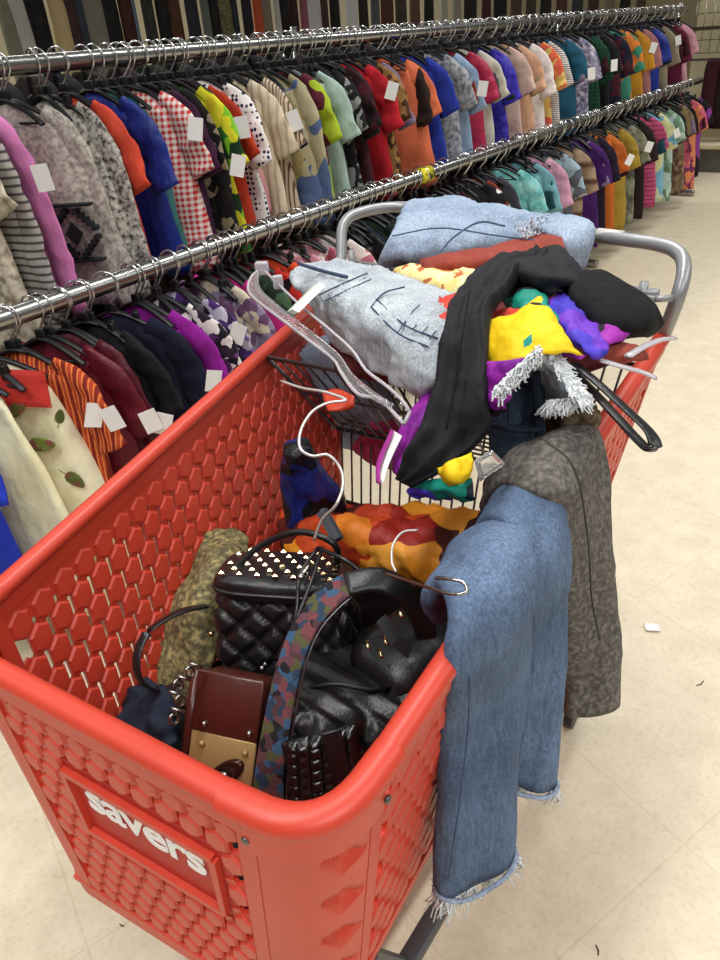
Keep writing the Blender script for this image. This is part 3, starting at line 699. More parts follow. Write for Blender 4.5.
# spare hooks: empty hangers crowding both rails
q=0
for z,nm,rx in ((ZT,'upper',railu),(ZL,'lower',railx)):
    Y=.75
    while Y<8.1:
        put_hanger(rx(Y)-.004,Y,z,math.radians(rnd.uniform(-10,38)),f'empty black hanger with a chrome hook crowded on the {nm} rail',f'empty hangers on the {nm} rail'); q+=1
        Y+=(rnd.uniform(.06,.11) if Y<3 else rnd.uniform(.10,.17))*(1.25 if z>1.3 else 1)
# printed details on the near garments
def on_g(g,name,m,verts_fn,label=None):
    mb=MB(); verts_fn(mb); o=mb.build(name,m,g,local=True,smooth=False)
    if label: o['label']=label
    return o
sw=[t for t in U if t[1].startswith('marled')][0][10]
def diamond(mb):
    y=-.060
    cx,cz=.135,-.47
    for k,(r,mm) in enumerate(((.062,0),)):
        pass
    def dia(rx,rz,yy):
        yy-=.012
        mb.add([(cx,yy,cz+rz),(cx+rx,yy,cz),(cx,yy,cz-rz),(cx-rx,yy,cz),(cx,yy+.003,cz+rz),(cx+rx,yy+.003,cz),(cx,yy+.003,cz-rz),(cx-rx,yy+.003,cz)],[(0,1,2,3),(4,5,6,7),(0,1,5,4),(1,2,6,5),(2,3,7,6),(3,0,4,7)])
    dia(.03,.036,y)
    for a in range(5):
        for s1 in(-1,1):
            for s2 in(-1,1):
                x=cx+s1*(.018+a*.013); z=cz+s2*(.066-a*.013); mb.box((x,y,z),(.016,.03,.013))
    mb.box((cx,y,cz+.085),(.15,.03,.008)); mb.box((cx,y,cz-.085),(.15,.03,.008))
on_g(sw,'woven_diamond',mat('knit_black','plain',('#22252a',)),diamond,'black stepped diamond woven into the grey knit')
iv=[t for t in L if t[1].startswith('long ivory')][0][10]
for (x,z,r,a) in ((.05,-.22,.026,.4),(.09,-.335,.03,-.1),(.02,-.30,.02,1.4),(.15,-.46,.026,-.9),(.03,-.56,.022,.5),(.12,-.60,.02,.9),(-.05,-.4,.025,.3),(.165,-.25,.018,1.2)):
    def leaf(mb):
        c,s=math.cos(a),math.sin(a); o=[]
        for k in range(12):
            t=2*PI*k/12; lx=r*1.25*math.cos(t); lz=r*.7*math.sin(t)*(1-.35*math.cos(t)); o.append((x+lx*c-lz*s,z+lx*s+lz*c))
        yy=-.066; mb.add([(p[0],yy,p[1]) for p in o]+[(p[0],yy+.008,p[1]) for p in o],[tuple(range(12)),tuple(range(12,24))]+[(k,(k+1)%12,12+(k+1)%12,12+k) for k in range(12)])
        mb.tube([(x-r*1.2*c,yy,z-r*1.2*s),(x-r*2.3*c,yy,z-r*2.1*s)],.0015,4)
    on_g(iv,'leaf_print',mat('leaf_print','blotch',('#6a7a3c','#7a4a44','#56602c'),sc=60),leaf)
on_g(iv,'shoulder_yoke',mat('red_yoke','plain',('#cf3a32',)),lambda mb:mb.add(*(lambda s:(s.v,s.f))(sheet([[Vector((x,-.036-.012*k,-.105-.05*k-abs(x)*.12)) for x in (-.13,-.06,0,.06,.15)] for k in range(3)],thick=.012,sub=4,wr=.004,mb=MB()))),'coral red shoulders of the dress')
# ------------------------------------------------------------------ belts and scarves hanging on a wall rail behind
bx=-3.45
def Yb(px,z):
    lo,hi=.3,30.
    for _ in range(40):
        m=(lo+hi)/2
        if proj((bx,m,z))[0]<px: lo=m
        else: hi=m
    return lo
br=thing('belt_rack',(bx,6,0),'tall chrome rack behind the clothes rack, hung with straps and long scarves','rack')
mb=MB(); mb.tube([(bx,.2,2.32),(bx,13,2.32)],.014,8); mb.build('rail',M_chrome,br)
for Y in(.3,4.4,8.6,12.8):
    mb=MB(); mb.tube([(bx-.03,Y,0),(bx-.03,Y,2.34)],.016,8); mb.build('upright',M_chrome,br)
STR=[(3,15,'#8a8a70','pale olive'),(14,24,'#cfc8ba','cream'),(25,7,'#1c1815','black'),(35,18,'#141210','black'),(56,17,'#dcc088','straw yellow'),(67,14,'#4a2c2c','wine brown'),(77,9,'#3a4048','slate blue'),(91,21,'#8f8876','grey beige'),(107,18,'#12110f','black'),(124,13,'#4a2018','dark red'),(131,5,'#6a7e90','blue grey'),(146,11,'#3a3630','dark olive'),(160,11,'#17130f','black'),(172,13,'#6a3a20','snakeskin brown'),(190,12,'#2c2c30','charcoal'),(203,7,'#6e7468','sage grey'),(212,9,'#23201c','black'),(222,14,'#8a8052','gold patterned'),(232,6,'#2a2c34','ink'),(245,9,'#241c24','aubergine'),(256,8,'#c8532a','orange'),(264,10,'#8a7c66','khaki'),(275,5,'#c8c2b4','bone'),(283,8,'#1c1a18','black'),(292,7,'#3a1a20','oxblood'),(302,6,'#9a5a60','rose'),(312,14,'#d8cfc6','off-white'),(322,8,'#4a2c24','chestnut'),(333,8,'#1a1818','black'),(350,10,'#e2dcd2','ivory'),(362,8,'#2a201c','dark brown'),(374,7,'#5c6060','pewter'),(386,12,'#5a3424','cognac'),(400,10,'#4a3c30','umber'),(414,9,'#6a4c3a','tan'),(428,8,'#2a2a2c','black'),(443,6,'#b8b49c','pale sage'),(456,8,'#a8a090','pale grey'),(470,12,'#2c241e','dark brown'),(486,8,'#4a2420','brick'),(500,12,'#1e1c1c','black'),(516,10,'#5a4430','brown'),(531,9,'#3c2c24','umber'),(546,10,'#241c1a','black'),(562,10,'#4c3426','cognac'),(578,10,'#3a3a40','slate'),(594,10,'#4a2c24','chestnut'),(610,9,'#8a7a60','khaki'),(626,10,'#2c2422','black'),(642,10,'#5a3c34','brown')]
prev='the left picture edge'
for n,(px,w,c,dn) in enumerate(STR):
    Y=Yb(px,1.85); dpt=proj((bx,Y,1.85)); Y2=Yb(px+w,1.85); wd=(Y2-Y)*.98
    wd=min(wd,.3)
    m=mat('strap_'+dn.replace(' ','_'),'speck' if dn in('snakeskin brown','gold patterned') else 'plain',(c,'#3a2414' if 'snake' in dn else '#4a4428',c) if dn in('snakeskin brown','gold patterned') else (c,),sc=60,rough=.6)
    secs=[(Vector((bx+.0,Y-wd/2,2.33)),Vector((bx+.0,Y+wd/2,2.33))),(Vector((bx+.01,Y-wd/2,2.0)),Vector((bx,Y+wd/2,2.0))),(Vector((bx,Y-wd/2,1.7)),Vector((bx+.01,Y+wd/2,1.7))),(Vector((bx+.01,Y-wd/2,.9)),Vector((bx,Y+wd/2,.9)))]
    mb=loft(secs,thick=.03,n=5,sub=3,wr=.004,ws=6); 
    tag(mb.build('scarf',m),f'long {dn} scarf behind the upper rail, next right of {prev}','scarf','long scarves and straps behind the upper rail'); prev=f'the {dn} one'
# dark coats added behind the blouses to darken the gaps between them
added_coat_rack=thing('added_coat_rack',(-3.0,5,0),'added chrome rack of dark coats that darken the gaps behind the blouse rack','rack')
mb=MB(); mb.tube([(-2.95,.1,1.62),(-3.0,9.6,1.62)],.014,8); mb.build('rail',M_chrome,added_coat_rack)
for Y in (.2,3.3,6.4,9.5):
    mb=MB(); mb.tube([(-2.99,Y,0),(-2.99,Y,1.62)],.014,8); mb.build('upright',M_chrome,added_coat_rack)
CO=['#141416','#1c1a20','#241a1c','#15181f','#201c18','#2a1e22','#18201c']
k=0; Y=.35
while Y<9.4:
    w=rnd.uniform(.065,.09); x=-2.96-.005*Y; mb=MB()
    loft([(Vector((x-.06,Y,1.60)),Vector((x+.06,Y,1.60)),.05),(Vector((x-.16,Y,1.53)),Vector((x+.16,Y,1.53)),w),(Vector((x-.20,Y,1.35)),Vector((x+.19,Y,1.34)),w*1.3),(Vector((x-.2,Y,.95)),Vector((x+.2,Y+.01,.95)),w*1.5),(Vector((x-.21,Y,.42)),Vector((x+.21,Y,.40)),w*1.5)],n=9,sub=4,wr=.015,ws=7,rib=(.006,6),mb=mb)
    ch=CO[k%7]; tag(mb.build('coat',mat('dark_coat_'+str(k%7),'plain',(ch,))),'added dark coat darkening the gaps behind the upper rail of blouses','coat','added dark coats darkening the gaps behind the blouses'); k+=1
    Y+=rnd.uniform(.12,.19)
# gondola shelves and dark clothes far beyond the end of the rack
M_beige=mat('beige_metal','plain',('#cbbf9c',),rough=.5,bump=0,var=.05)
gx=-1.2; gy=9.6
gs=thing('shelf_unit',(gx,gy+.3,0),'far beige shelf unit with wire grid beyond the end of the clothes rack','shelf unit')
mb=MB(); mb.box((gx,gy+.6,.9),(3.2,.06,1.8),None,.01); mb.build('back_panel',M_beige,gs,smooth=False)
mb=MB(); mb.box((gx,gy+.3,.28),(3.2,.6,.05),None,.01); mb.build('base_shelf',mat('pale_shelf','plain',('#ddd2ae',),rough=.5,bump=0),gs,smooth=False)
mb=MB(); mb.box((gx,gy+.33,.125),(3.1,.5,.25),None,.01); mb.build('plinth',mat('grey_plinth','plain',('#6f6b64',),rough=.5,bump=0),gs,smooth=False)
mb=MB(); mb.tube([(gx-1.6,gy+.2,1.15),(gx+1.6,gy+.2,1.15)],.012,8); mb.tube([(gx-1.6,gy+.2,1.45),(gx+1.6,gy+.2,1.45)],.02,8)
for k in range(34): mb.tube([(gx-1.6+k*.097,gy+.5,1.2),(gx-1.6+k*.097,gy+.5,1.75)],.004,5)
for k in range(5): mb.tube([(gx-1.6,gy+.5,1.2+k*.13),(gx+1.6,gy+.5,1.2+k*.13)],.004,5)
mb.build('wire_grid',M_chrome,gs)
k=0
for x in [-2.45+.16*i for i in range(14)]:
    cn,ch=DK[(k*3+1)%6]; k+=1
    mb=loft([(Vector((x-.07,gy+.2,1.15)),Vector((x+.07,gy+.2,1.15))),(Vector((x-.085,gy+.19,1.0)),Vector((x+.08,gy+.22,1.0))),(Vector((x-.08,gy+.22,.45)),Vector((x+.085,gy+.2,.45)))],thick=.09,n=6,sub=4,wr=.02,ws=9)
    tag(mb.build('garment',mat('dark_'+cn.replace(' ','_'),'plain',(ch,))),'dark garment hanging on the far shelf unit beyond the rack end','garment','dark garments on the far shelf unit')
# ------------------------------------------------------------------ fabrics of the load
D_mid=mat('mid_blue_denim','denim',('#475a76','#6b809e'),sc=26,bump=.5,bsc=300)
D_light=mat('light_wash_denim','denim',('#a4adb6','#cdd2d4'),sc=40,bump=.5,bsc=300)
D_pale=mat('pale_blue_denim','denim',('#8c9fb8','#aebdcd'),sc=30,bump=.5,bsc=300)
D_dark=mat('dark_denim','denim',('#2c3a4c','#435468'),sc=30,bump=.5,bsc=300)
D_navy=mat('navy_denim','denim',('#141a26','#202a3e'),sc=30,bump=.5,bsc=300)
G_acid=mat('acid_grey_denim','speck',('#4e4a46','#605b56','#7a746e'),sc=120,bump=.5,bsc=250)
B_cloth=mat('black_cloth','plain',('#1e1e22',),rough=.8,bump=.4,bsc=90,var=.25)
B_soft=mat('black_jersey','plain',('#101012',),rough=.9,bump=.4,bsc=90,var=.25)
M_print=mat('bold_print','blotch',('#f2c50f','#0f8f7c','#8a1f9c','#e24a34','#f2c50f','#17121a','#3c34b8','#b02a9c'),sc=13,rough=.6,bump=.15)
M_fray=mat('white_threads','plain',('#dfe3e6',),rough=.9,bump=0,var=.05)
M_stitch=mat('stitch_thread','plain',('#3b4a63',),rough=.9,bump=0,var=0)
M_tan=mat('tan_thread','plain',('#b39a6c',),rough=.9,bump=0,var=0)
def leg(name,secs,m,parent,thick=.05,**k): return loft(secs,thick=thick,**k).build(name,m,parent)
def fringe(name,a,b,n,ln,parent,m=M_fray,r=.0011,down=Vector((0,0,-1)),w=.02,clump=None):
    mb=MB(); a=pt(a); b=pt(b); ax=(b-a).normalized(); side=ax.cross(down).normalized()
    for k in range(n):
        t=rnd.random(); 
        if clump: t=min(1,max(0,rnd.choice(clump)+rnd.gauss(0,.035)))
        p=a.lerp(b,t)+side*rnd.uniform(-w,w); l=ln*rnd.uniform(.4,1.2)
        d=(down+ax*rnd.uniform(-.7,.7)+side*rnd.uniform(-.5,.5)).normalized(); q=(down+ax*rnd.uniform(-1,1)+side*rnd.uniform(-.6,.6)).normalized()
        mb.tube([p-d*.004,p+d*l*.5,p+d*l*.5+q*l*.5],r,4)
    return mb.build(name,m,parent)
def base(pts):
    q=[pt(p) for p in pts]; return Vector((sum(v.x for v in q)/len(q),sum(v.y for v in q)/len(q),min(v.z for v in q)))
# ---- jeans over the right rim
j=thing('denim_jeans',P(475,895,.55),'mid-blue jeans with frayed white hems draped over the right rim of the cart','jeans')
A=[(P(440,625,.93),P(470,560,.92),.03),(P(428,606,.985),P(470,535,1.0),.04),(P(440,590,1.03),P(505,520,1.045),.04),(P(448,618,1.05),P(531,540,1.06),.045),(P(446,664,1.005),P(533,596,1.01),.045),(P(442,730,.86),P(527,660,.86),.05),(P(439,800,.74),P(517,740,.74),.055),(P(436,893,.565),P(513,846,.57),.06)]
leg('trouser_leg',A,D_mid,j,wr=.009,ws=9,rib=(.0035,5),n=22,sub=8)
B=[(P(470,550,.96),P(500,500,.98),.03),(P(485,525,1.04),P(535,478,1.06),.04),(P(505,530,1.06),P(560,480,1.075),.04),(P(518,585,1.0),P(565,540,1.0),.04),(P(522,640,.87),P(564,620,.85),.045),(P(515,710,.73),P(561,700,.72),.05),(P(497,772,.60),P(557,783,.58),.055)]
leg('trouser_leg',B,D_mid,j,wr=.008,ws=9,rib=(.003,4),n=20,sub=8)
mb=MB(); mb.tube(crom([P(455,585,1.065),P(466,610,1.06),P(470,660,1.0),P(468,730,.90),P(460,800,.78),P(448,880,.62)],5),.0014,6)
s=mb.build('seam',mat('seam_denim','denim',('#3c5070','#5a7090'),sc=30),j)
fringe('frayed_hem',P(437,893,.565),P(513,848,.57),420,.045,j,clump=(.04,.1,.16,.2,.35,.62,.65,.9,.95,.98),r=.0012)
fringe('frayed_hem',P(503,776,.60),P(557,785,.58),200,.028,j,clump=(.05,.1,.4,.85,.95,1),r=.0011)
mb=MB()
for (a,b) in ((P(437,893,.567),P(513,848,.572)),(P(499,773,.602),P(557,784,.582))):
    c=(a+b)/2; ax=(b-a)/2; nn=ax.cross(Vector((0,0,1))).normalized()
    mb.tube([c+ax*1.02*math.cos(t)+nn*.034*math.sin(t)+Vector((0,0,.002*math.sin(5*t))) for t in [2*PI*k/28 for k in range(28)]],.004,6,closed=True)
mb.build('hem_roll',D_pale,j)
g=thing('grey_jeans',P(590,700,.6),'acid-washed charcoal grey jeans slung over the rear of the cart\'s right side','jeans')
G=[(P(482,512,1.0),P(500,478,1.03),.03),(P(500,488,1.06),P(522,452,1.08),.04),(P(524,492,1.085),P(556,432,1.11),.04),(P(548,500,1.08),P(590,424,1.10),.045),(P(563,525,1.02),P(601,450,1.04),.045),(P(566,590,.87),P(609,545,.9),.05),(P(562,660,.70),P(618,628,.74),.07),(P(563,712,.60),P(620,702,.61),.06)]
leg('trouser_leg',G,G_acid,g,wr=.012,ws=9,rib=(.003,4),n=20,sub=8)
G2=[(P(500,540,.98),P(540,480,.99),.04),(P(545,520,1.04),P(580,470,1.06),.05),(P(556,600,.86),P(596,560,.88),.05),(P(560,690,.63),P(600,690,.63),.05)]
leg('trouser_leg',G2,G_acid,g,wr=.01,ws=9,n=16)
mb=MB(); mb.tube(crom([P(545,440,1.17),P(575,470,1.15),P(588,540,1.0),P(592,600,.86),P(600,640,.77)],5),.0015,6); mb.build('seam',mat('grey_seam','plain',('#4b4743',),bump=0),g)
# ---- studded quilted backpack
def superbox(c,ax,sz,pw=.32,nu=64,nv=40,quilt=None,tilt=None,fn=None):
    R=Matrix.Rotation(ax,3,'Z')
    if tilt: R=R@Matrix.Rotation(tilt[0],3,'X')@Matrix.Rotation(tilt[1],3,'Y')
    c=Vector(c); vs=[]; mb=MB()
    K=2/pw
    def pnt(x,y,z):
        l=(abs(x)**K+abs(y)**K+abs(z)**K)**(1/K); x/=l;y/=l;z/=l
        q=Vector((x*sz[0]/2,y*sz[1]/2,z*sz[2]/2)); g=lambda a: math.copysign(abs(a)**(K-1),a)
        n=Vector((g(x)/sz[0],g(y)/sz[1],g(z)/sz[2])).normalized()
        if quilt:
            s1=(q.x+q.y+q.z)/quilt; s2=(q.x+q.y-q.z)/quilt
            d=min(abs((s1%1)-.5),abs((s2%1)-.5)); q=q-n*.012*max(0,1-d*4)**1.5; q+=n*.002*noise.noise(q*30)
        else: q+=n*.004*fbm(q,12)
        if fn: q=fn(q)
        return R@q+c
    n_=44 if quilt else 22; key={}; fs=[]
    def gi(x,y,z):
        kk=(round(x*1000),round(y*1000),round(z*1000))
        if kk not in key: key[kk]=len(vs); vs.append(pnt(x,y,z))
        return key[kk]
    tt=[-1+2*i/n_ for i in range(n_+1)]
    for ax_ in range(3):
        for s in (-1,1):
            for i in range(n_):
                for j in range(n_):
                    qd=[]
                    for (a,b) in ((i,j),(i+1,j),(i+1,j+1),(i,j+1)):
                        p=[tt[a],tt[b]]; p.insert(ax_,s); qd.append(gi(*p))
                    fs.append(tuple(qd))
    mb.add(vs,fs); return mb,R,c
bw=W(-.64,.745,.735); ang=YAW+math.radians(22)
bp=thing('quilted_backpack',(bw.x,bw.y,.6),'black quilted leather mini backpack with gold pyramid studs on its top','backpack')
mb,R,c=superbox(bw,ang,(.25,.17,.26),.42,120,90,quilt=.06,tilt=(-.25,0)); mb.build('body',M_leather,bp)
lid_c=c+R@Vector((.0,-.005,.118))
mb,R2,_=superbox(lid_c,ang,(.235,.165,.05),.5,60,20,tilt=(-.32,.03)); lid=mb.build('flap',M_leather,bp)
mb=MB(); mb.tube([lid_c+R2@Vector((.118*math.copysign(abs(math.cos(t))**.5,math.cos(t)),.083*math.copysign(abs(math.sin(t))**.5,math.sin(t)),-.004)) for t in [2*PI*k/40 for k in range(40)]],.004,8,closed=True); mb.build('piping',M_leather,lid)
s0=None
for r_ in range(6):
    for q in range(7):
        x=-.095+q*.031+(.015 if r_%2 else 0); y=-.062+r_*.024
        if abs(x)>.105: continue
        p=lid_c+R2@Vector((x,y,.0235)); 
        mb=MB(); n=R2@Vector((0,0,1)); mb.tube([p,p+n*.002,p+n*.005],[.0064,.0064,.001],4); mb.build('stud',M_gold,lid,smooth=False)
for q in range(5):
    p=c+R@Vector((-.126,-.06+.03*q,.03)); mb=MB(); mb.ball(p,.005,nu=8,nv=5); 
    if q in(0,2): mb.build('rivet',M_gold,bp)
mb=MB(); mb.tube(crom([c+R@Vector((-.10,-.02,.125)),P(262,545,.91),P(300,532,.95),P(335,545,.94),c+R@Vector((.09,0,.13))],8),.006,8,flat=1); mb.build('top_handle',M_leather,bp)
mb=MB()
for a in ([P(318,548,.93),P(300,575,.92),P(297,610,.90),P(289,640,.86),P(280,680,.78)],[P(322,548,.93),P(312,580,.93),P(296,620,.9),P(276,660,.83)],[P(318,548,.93),P(345,560,.93),P(372,580,.9),P(392,590,.86)]): mb.tube(crom(a,6),.0035,8)
mb.build('drawstring',M_leather,bp)
mb=MB(); mb.tube([P(302,575,.935),P(311,563,.94)],.004,8); mb.ball(P(301,577,.935),.006); mb.ball(P(262,668,.80),.004);mb.ball(P(265,664,.80),.0035); mb.build('cord_end',M_chrome,bp)
# plastic clip of a hanger poking up behind the backpack
mb=MB(); a=P(322,512,.93); b=P(338,540,.91); 
mb.tube([a,b],.011,4,flat=.5); mb.tube([a+Vector((.004,0,.008)),b+Vector((.004,0,.006))],.008,4,flat=.5)
tag(mb.build('hanger_clip',mat('slate_plastic','plain',('#3f4248',),rough=.4,bump=0),smooth=False),'dark grey plastic hanger clip standing above the studded backpack','clip')
# ---- large black bag with the woven strap
bb=W(-.46,.66,.66)
bg=thing('shoulder_bag',(bb.x,bb.y,.54),'large black quilted shoulder bag with an arched multicoloured woven strap','bag')
mb,R,c=superbox(bb,YAW+math.radians(30),(.27,.25,.26),.5,120,80,quilt=.08,tilt=(-.2,.1)); mb.build('body',M_leather,bg)
mb,R3,c3=superbox(W(-.40,.78,.74),YAW+math.radians(-20),(.16,.22,.16),.55,50,30); mb.build('side_pocket',M_leather,bg)
SW=[(P(250,806,.66),P(284,806,.665)),(P(258,752,.74),P(286,758,.74)),(P(268,700,.81),P(294,706,.81)),(P(280,655,.865),P(303,664,.865)),(P(296,618,.90),P(316,632,.90)),(P(318,590,.925),P(333,610,.92)),(P(343,574,.935),P(350,596,.925))]
W1=mat('woven_strap','blotch',('#4a3036','#6c3c40','#28384c','#34506c','#1c1a1e','#4c4c30','#5c3a40'),sc=75,rough=.9,bump=.6,bsc=220)
st=loft(SW,thick=.008,n=10,sub=6,wr=.001,ws=30,power=.5).build('strap',W1,bg); st['label']='multicoloured tapestry strap with blue and rose leaves'
SK=[SW[-1],(P(375,568,.935),P(374,592,.92)),(P(404,578,.915),P(394,600,.90)),(P(426,604,.87),P(408,618,.86)),(P(437,640,.81),P(417,646,.80)),(P(436,690,.72),P(416,690,.71))]
loft(SK,thick=.016,n=10,sub=6,wr=.001,ws=30,power=.6).build('strap_back',M_leather,bg)
mb=MB(); mb.tube(crom([P(286,806,.668),P(289,756,.744),P(297,706,.814),P(306,664,.868),P(319,632,.903),P(336,611,.923),P(352,597,.928)],6),.0015,6); mb.build('chain_edging',M_wire,st)
mb=MB(); mb.tube([P(381,618,.90),P(395,640,.87),P(410,652,.84)],.011,4,flat=.25); mb.build('zip_puller',mat('grey_puller','plain',('#3a3c40',),rough=.3,bump=0),bg,smooth=False)
for p in ((379,650,.845),(366,642,.85),(384,637,.86),(399,610,.9)):
    mb=MB(); mb.tube([P(*p),P(p[0]+3,p[1]+7,p[2])],.0035,8); mb.build('zip_pull',M_gold,bg)
mb=MB(); mb.tube(crom([P(300,690,.79),P(335,684,.81),P(372,690,.80),P(400,684,.78)],6),.004,8); mb.build('zip',M_black,bg)
# ---- crocodile wallet
M_croc=mat('croc_leather','plain',('#0d0d0e',),rough=.28,spec=.6,bump=.2,bsc=60,var=.05)
def frame4(tl,tr,bl):
    tl,tr,bl=pt(tl),pt(tr),pt(bl); ex=(tr-tl); ey=(bl-tl); n=ex.cross(ey).normalized()
    if n.z<0: n=-n
    return tl,ex,ey,n
tl,ex,ey,n=frame4((286,742,.77),(358,724,.79),(290,806,.69))
wl=thing('crocodile_wallet',base([(286,742,.77),(290,806,.69)]),'black crocodile-embossed wallet lying at the front right inside the cart','wallet')
mb=MB(); rows=[]
NX,NY=36,30
for i in range(NY+1):
    r=[]
    for k in range(NX+1):
        x=k/NX; y=i/NY; e=min(x,1-x,y,1-y); h=.0+ .012*min(1,e*9)
        fx=(x*6)%1; fy=(y*6+ (int(x*6)%2)*.5)%1; d=min(fx,1-fx,fy,1-fy); h+=.004*min(1,d*5)
        r.append(tl+ex*x+ey*y+n*h)
    rows.append(r)
sheet_rows(rows,.003,mb); R9=Matrix((ex.normalized(),(n.cross(ex)).normalized(),n)).transposed()
mb.box(tl+ex*.5+ey*.5-n*.012,(ex.length,ey.length,.03),R9,.006); mb.build('body',M_croc,wl,auto=60)
mb=MB(); mb.box(tl+ex*.72+ey*.45+n*.018,(.03,ey.length*1.0,.005),R9,.002); mb.build('tab',M_croc,wl)
# ---- brown purse with the brass plate
tl,ex,ey,n=frame4((200,670,.80),(266,683,.80),(180,776,.66))
pu=thing('brown_purse',base([(180,776,.64)]),'dark brown leather purse with a brass plate and oval turn lock','purse')
M_brown=mat('brown_leather','plain',('#4a1f18',),rough=.3,spec=.5,bump=.15,bsc=60,var=.15)
M_brass=mat('brass_plate','plain',('#b79a66',),rough=.4,metal=.45,bump=.05,var=.12)
R9=Matrix((ex.normalized(),(n.cross(ex)).normalized(),n)).transposed(); Lx,Ly=ex.length,ey.length; ux,uy=ex.normalized(),R9@Vector((0,1,0))
if uy.dot(ey)<0: uy=-uy
def q_(x,y,d): return tl+ux*x*Lx+uy*y*Ly+n*d
mb=MB(); mb.box(q_(.5,.55,-.03),(Lx,Ly*1.1,.06),R9,.012); mb.build('body',M_brown,pu)
mb=MB(); mb.box(q_(.5,.26,.004),(Lx*1.01,Ly*.56,.008),R9,.004); mb.build('flap',M_brown,pu)
mb=MB(); mb.box(q_(.5,.80,.003),(Lx*.98,Ly*.52,.006),R9,.002); pl=mb.build('metal_plate',M_brass,pu)
mb=MB(); cc=q_(.60,.86,.007); A_=Matrix.Rotation(0,3,'Z'); d1=(ux*.9-uy*.75).normalized(); d2=n.cross(d1)
mb.add([cc+d1*.036*math.cos(t)*k+d2*.017*math.sin(t)*k+n*h for k,h in ((1,0),(.95,.006),(.6,.006),(.5,.003)) for t in [2*PI*i/24 for i in range(24)]],[(r*24+i,r*24+(i+1)%24,(r+1)*24+(i+1)%24,(r+1)*24+i) for r in range(3) for i in range(24)]+[tuple(72+i for i in range(24))]); mb.build('oval_lock',mat('bronze','plain',('#4a2a22',),rough=.3,metal=.6,bump=0),pl)
mb=MB(); mb.ball(cc+n*.008,.009,(1,1,.6)); mb.ball(cc+n*.008-d1*.012,.006); mb.build('turn_knob',M_chrome,pl)
for (x,y) in ((.2,.46),(.88,.46),(.2,.64),(.85,.64)):
    mb=MB(); mb.ball(q_(x,y,.009),.0052,(1,1,1)); mb.build('rivet',M_chrome if y<.5 else M_brass,pu)
mb=MB(); mb.tube([q_(-.04,.0,.0),q_(-.05,.5,.0),q_(-.05,1.05,0)],.008,8); mb.tube([q_(-.14,.05,-.02),q_(-.15,.5,-.02),q_(-.15,1.05,-.02)],.009,8); mb.build('gusset_fold',M_brown,pu)
# chain links beside it
ch=[P(196,665,.83),P(190,672,.83),P(184,678,.825),P(178,685,.82),P(176,693,.815),P(180,701,.81),P(178,710,.80),P(174,719,.79)]
cn=thing('purse_chain',base([(176,719,.78)]),'silver chain handle bunched at the left of the brown purse','chain')
for k,p in enumerate(ch):
    mb=MB(); a=(k%2)*PI/2; e1=Vector((math.cos(a),math.sin(a),.3)).normalized(); e2=Vector((0,-.6,.8)).normalized(); e2=(e2-e1*e2.dot(e1)).normalized()
    mb.tube([p+e1*.0075*math.cos(t)+e2*.011*math.sin(t) for t in [2*PI*i/14 for i in range(14)]],.0025,6,closed=True); mb.build('chain_link',M_chrome,cn)
# black looped strap at the left
ls=crom([P(205,606,.80),P(180,612,.83),P(150,630,.84),P(137,655,.82),P(140,680,.78),P(158,690,.74),P(178,684,.72)],6)
mb=MB(); mb.tube(ls,.011,8,flat=.28,up=W(0,1,.2)-W(0,0,0)); tag(mb.build('bag_strap',M_leather),'thin black leather strap looping out towards the left side of the cart','strap')
# navy denim at the front left
mb=sheet([[(108,735,.62),(128,700,.66),(150,678,.70)],[(125,760,.64),(145,722,.72),(172,700,.72)],[(150,778,.62),(165,752,.68),(182,735,.68)]],thick=.02,wr=.03,ws=22,sub=10)
tag(mb.build('denim_jacket',D_navy),'crumpled navy denim piece in the front left of the cart','clothing')
# olive gold cloth along the left wall
mb=sheet([[(205,532,.80),(232,528,.80),(248,540,.78)],[(196,560,.78),(222,558,.82),(246,575,.76)],[(172,600,.72),(198,605,.78),(224,625,.72)],[(150,650,.64),(182,652,.70),(212,668,.68)],[(128,705,.56),(165,700,.60),(200,715,.58)]],thick=.02,wr=.012,ws=14,sub=8)
tag(mb.build('folded_cloth',mat('olive_gold_cloth','speck',('#4c4630','#6b6344','#9a8c5c'),sc=90,rough=.7,bump=.8,bsc=120)),'olive gold glittery cloth lying along the left side of the cart','cloth')
# black jacket filling the bottom
mb=sheet([[W(-.84,.40,.545),W(-.6,.40,.56),W(-.36,.40,.56)],[W(-.84,.7,.58),W(-.6,.7,.62),W(-.33,.7,.62)],[W(-.86,.95,.61),W(-.6,.95,.65),W(-.33,.95,.64)],[W(-.87,1.15,.59),W(-.6,1.15,.61),W(-.32,1.15,.61)]],thick=.03,wr=.02,ws=10,sub=10)
tag(mb.build('black_jacket',B_cloth),'black jacket spread flat under the bags at the bottom of the cart','jacket')
# orange scarf
mb=sheet([[(282,512,.80),(330,505,.83),(380,505,.84),(440,508,.85),(490,512,.86)],[(276,528,.80),(325,520,.86),(378,522,.87),(436,530,.88),(486,532,.9)],[(285,545,.79),(335,545,.84),(382,548,.86),(430,560,.86),(470,562,.88)],[(300,570,.74),(345,572,.78),(390,578,.78),(430,585,.78),(460,590,.8)]],thick=.014,wr=.022,ws=15,sub=10)
tag(mb.build('silk_scarf',mat('autumn_scarf','blotch',('#d98a26','#b23a1c','#c8701e','#4a1712','#b8421a','#8a1f14','#e09a3a'),sc=12,rough=.5,bump=.1)),'orange, rust and red patterned silk scarf between the backpack and the rear gate','scarf')
mb=sheet([[(466,540,.93),(478,512,.95),(500,505,.97)],[(455,560,.9),(470,545,.95),(492,530,.97)],[(440,585,.86),(455,570,.9),(475,560,.92)]],thick=.012,wr=.015,ws=18)
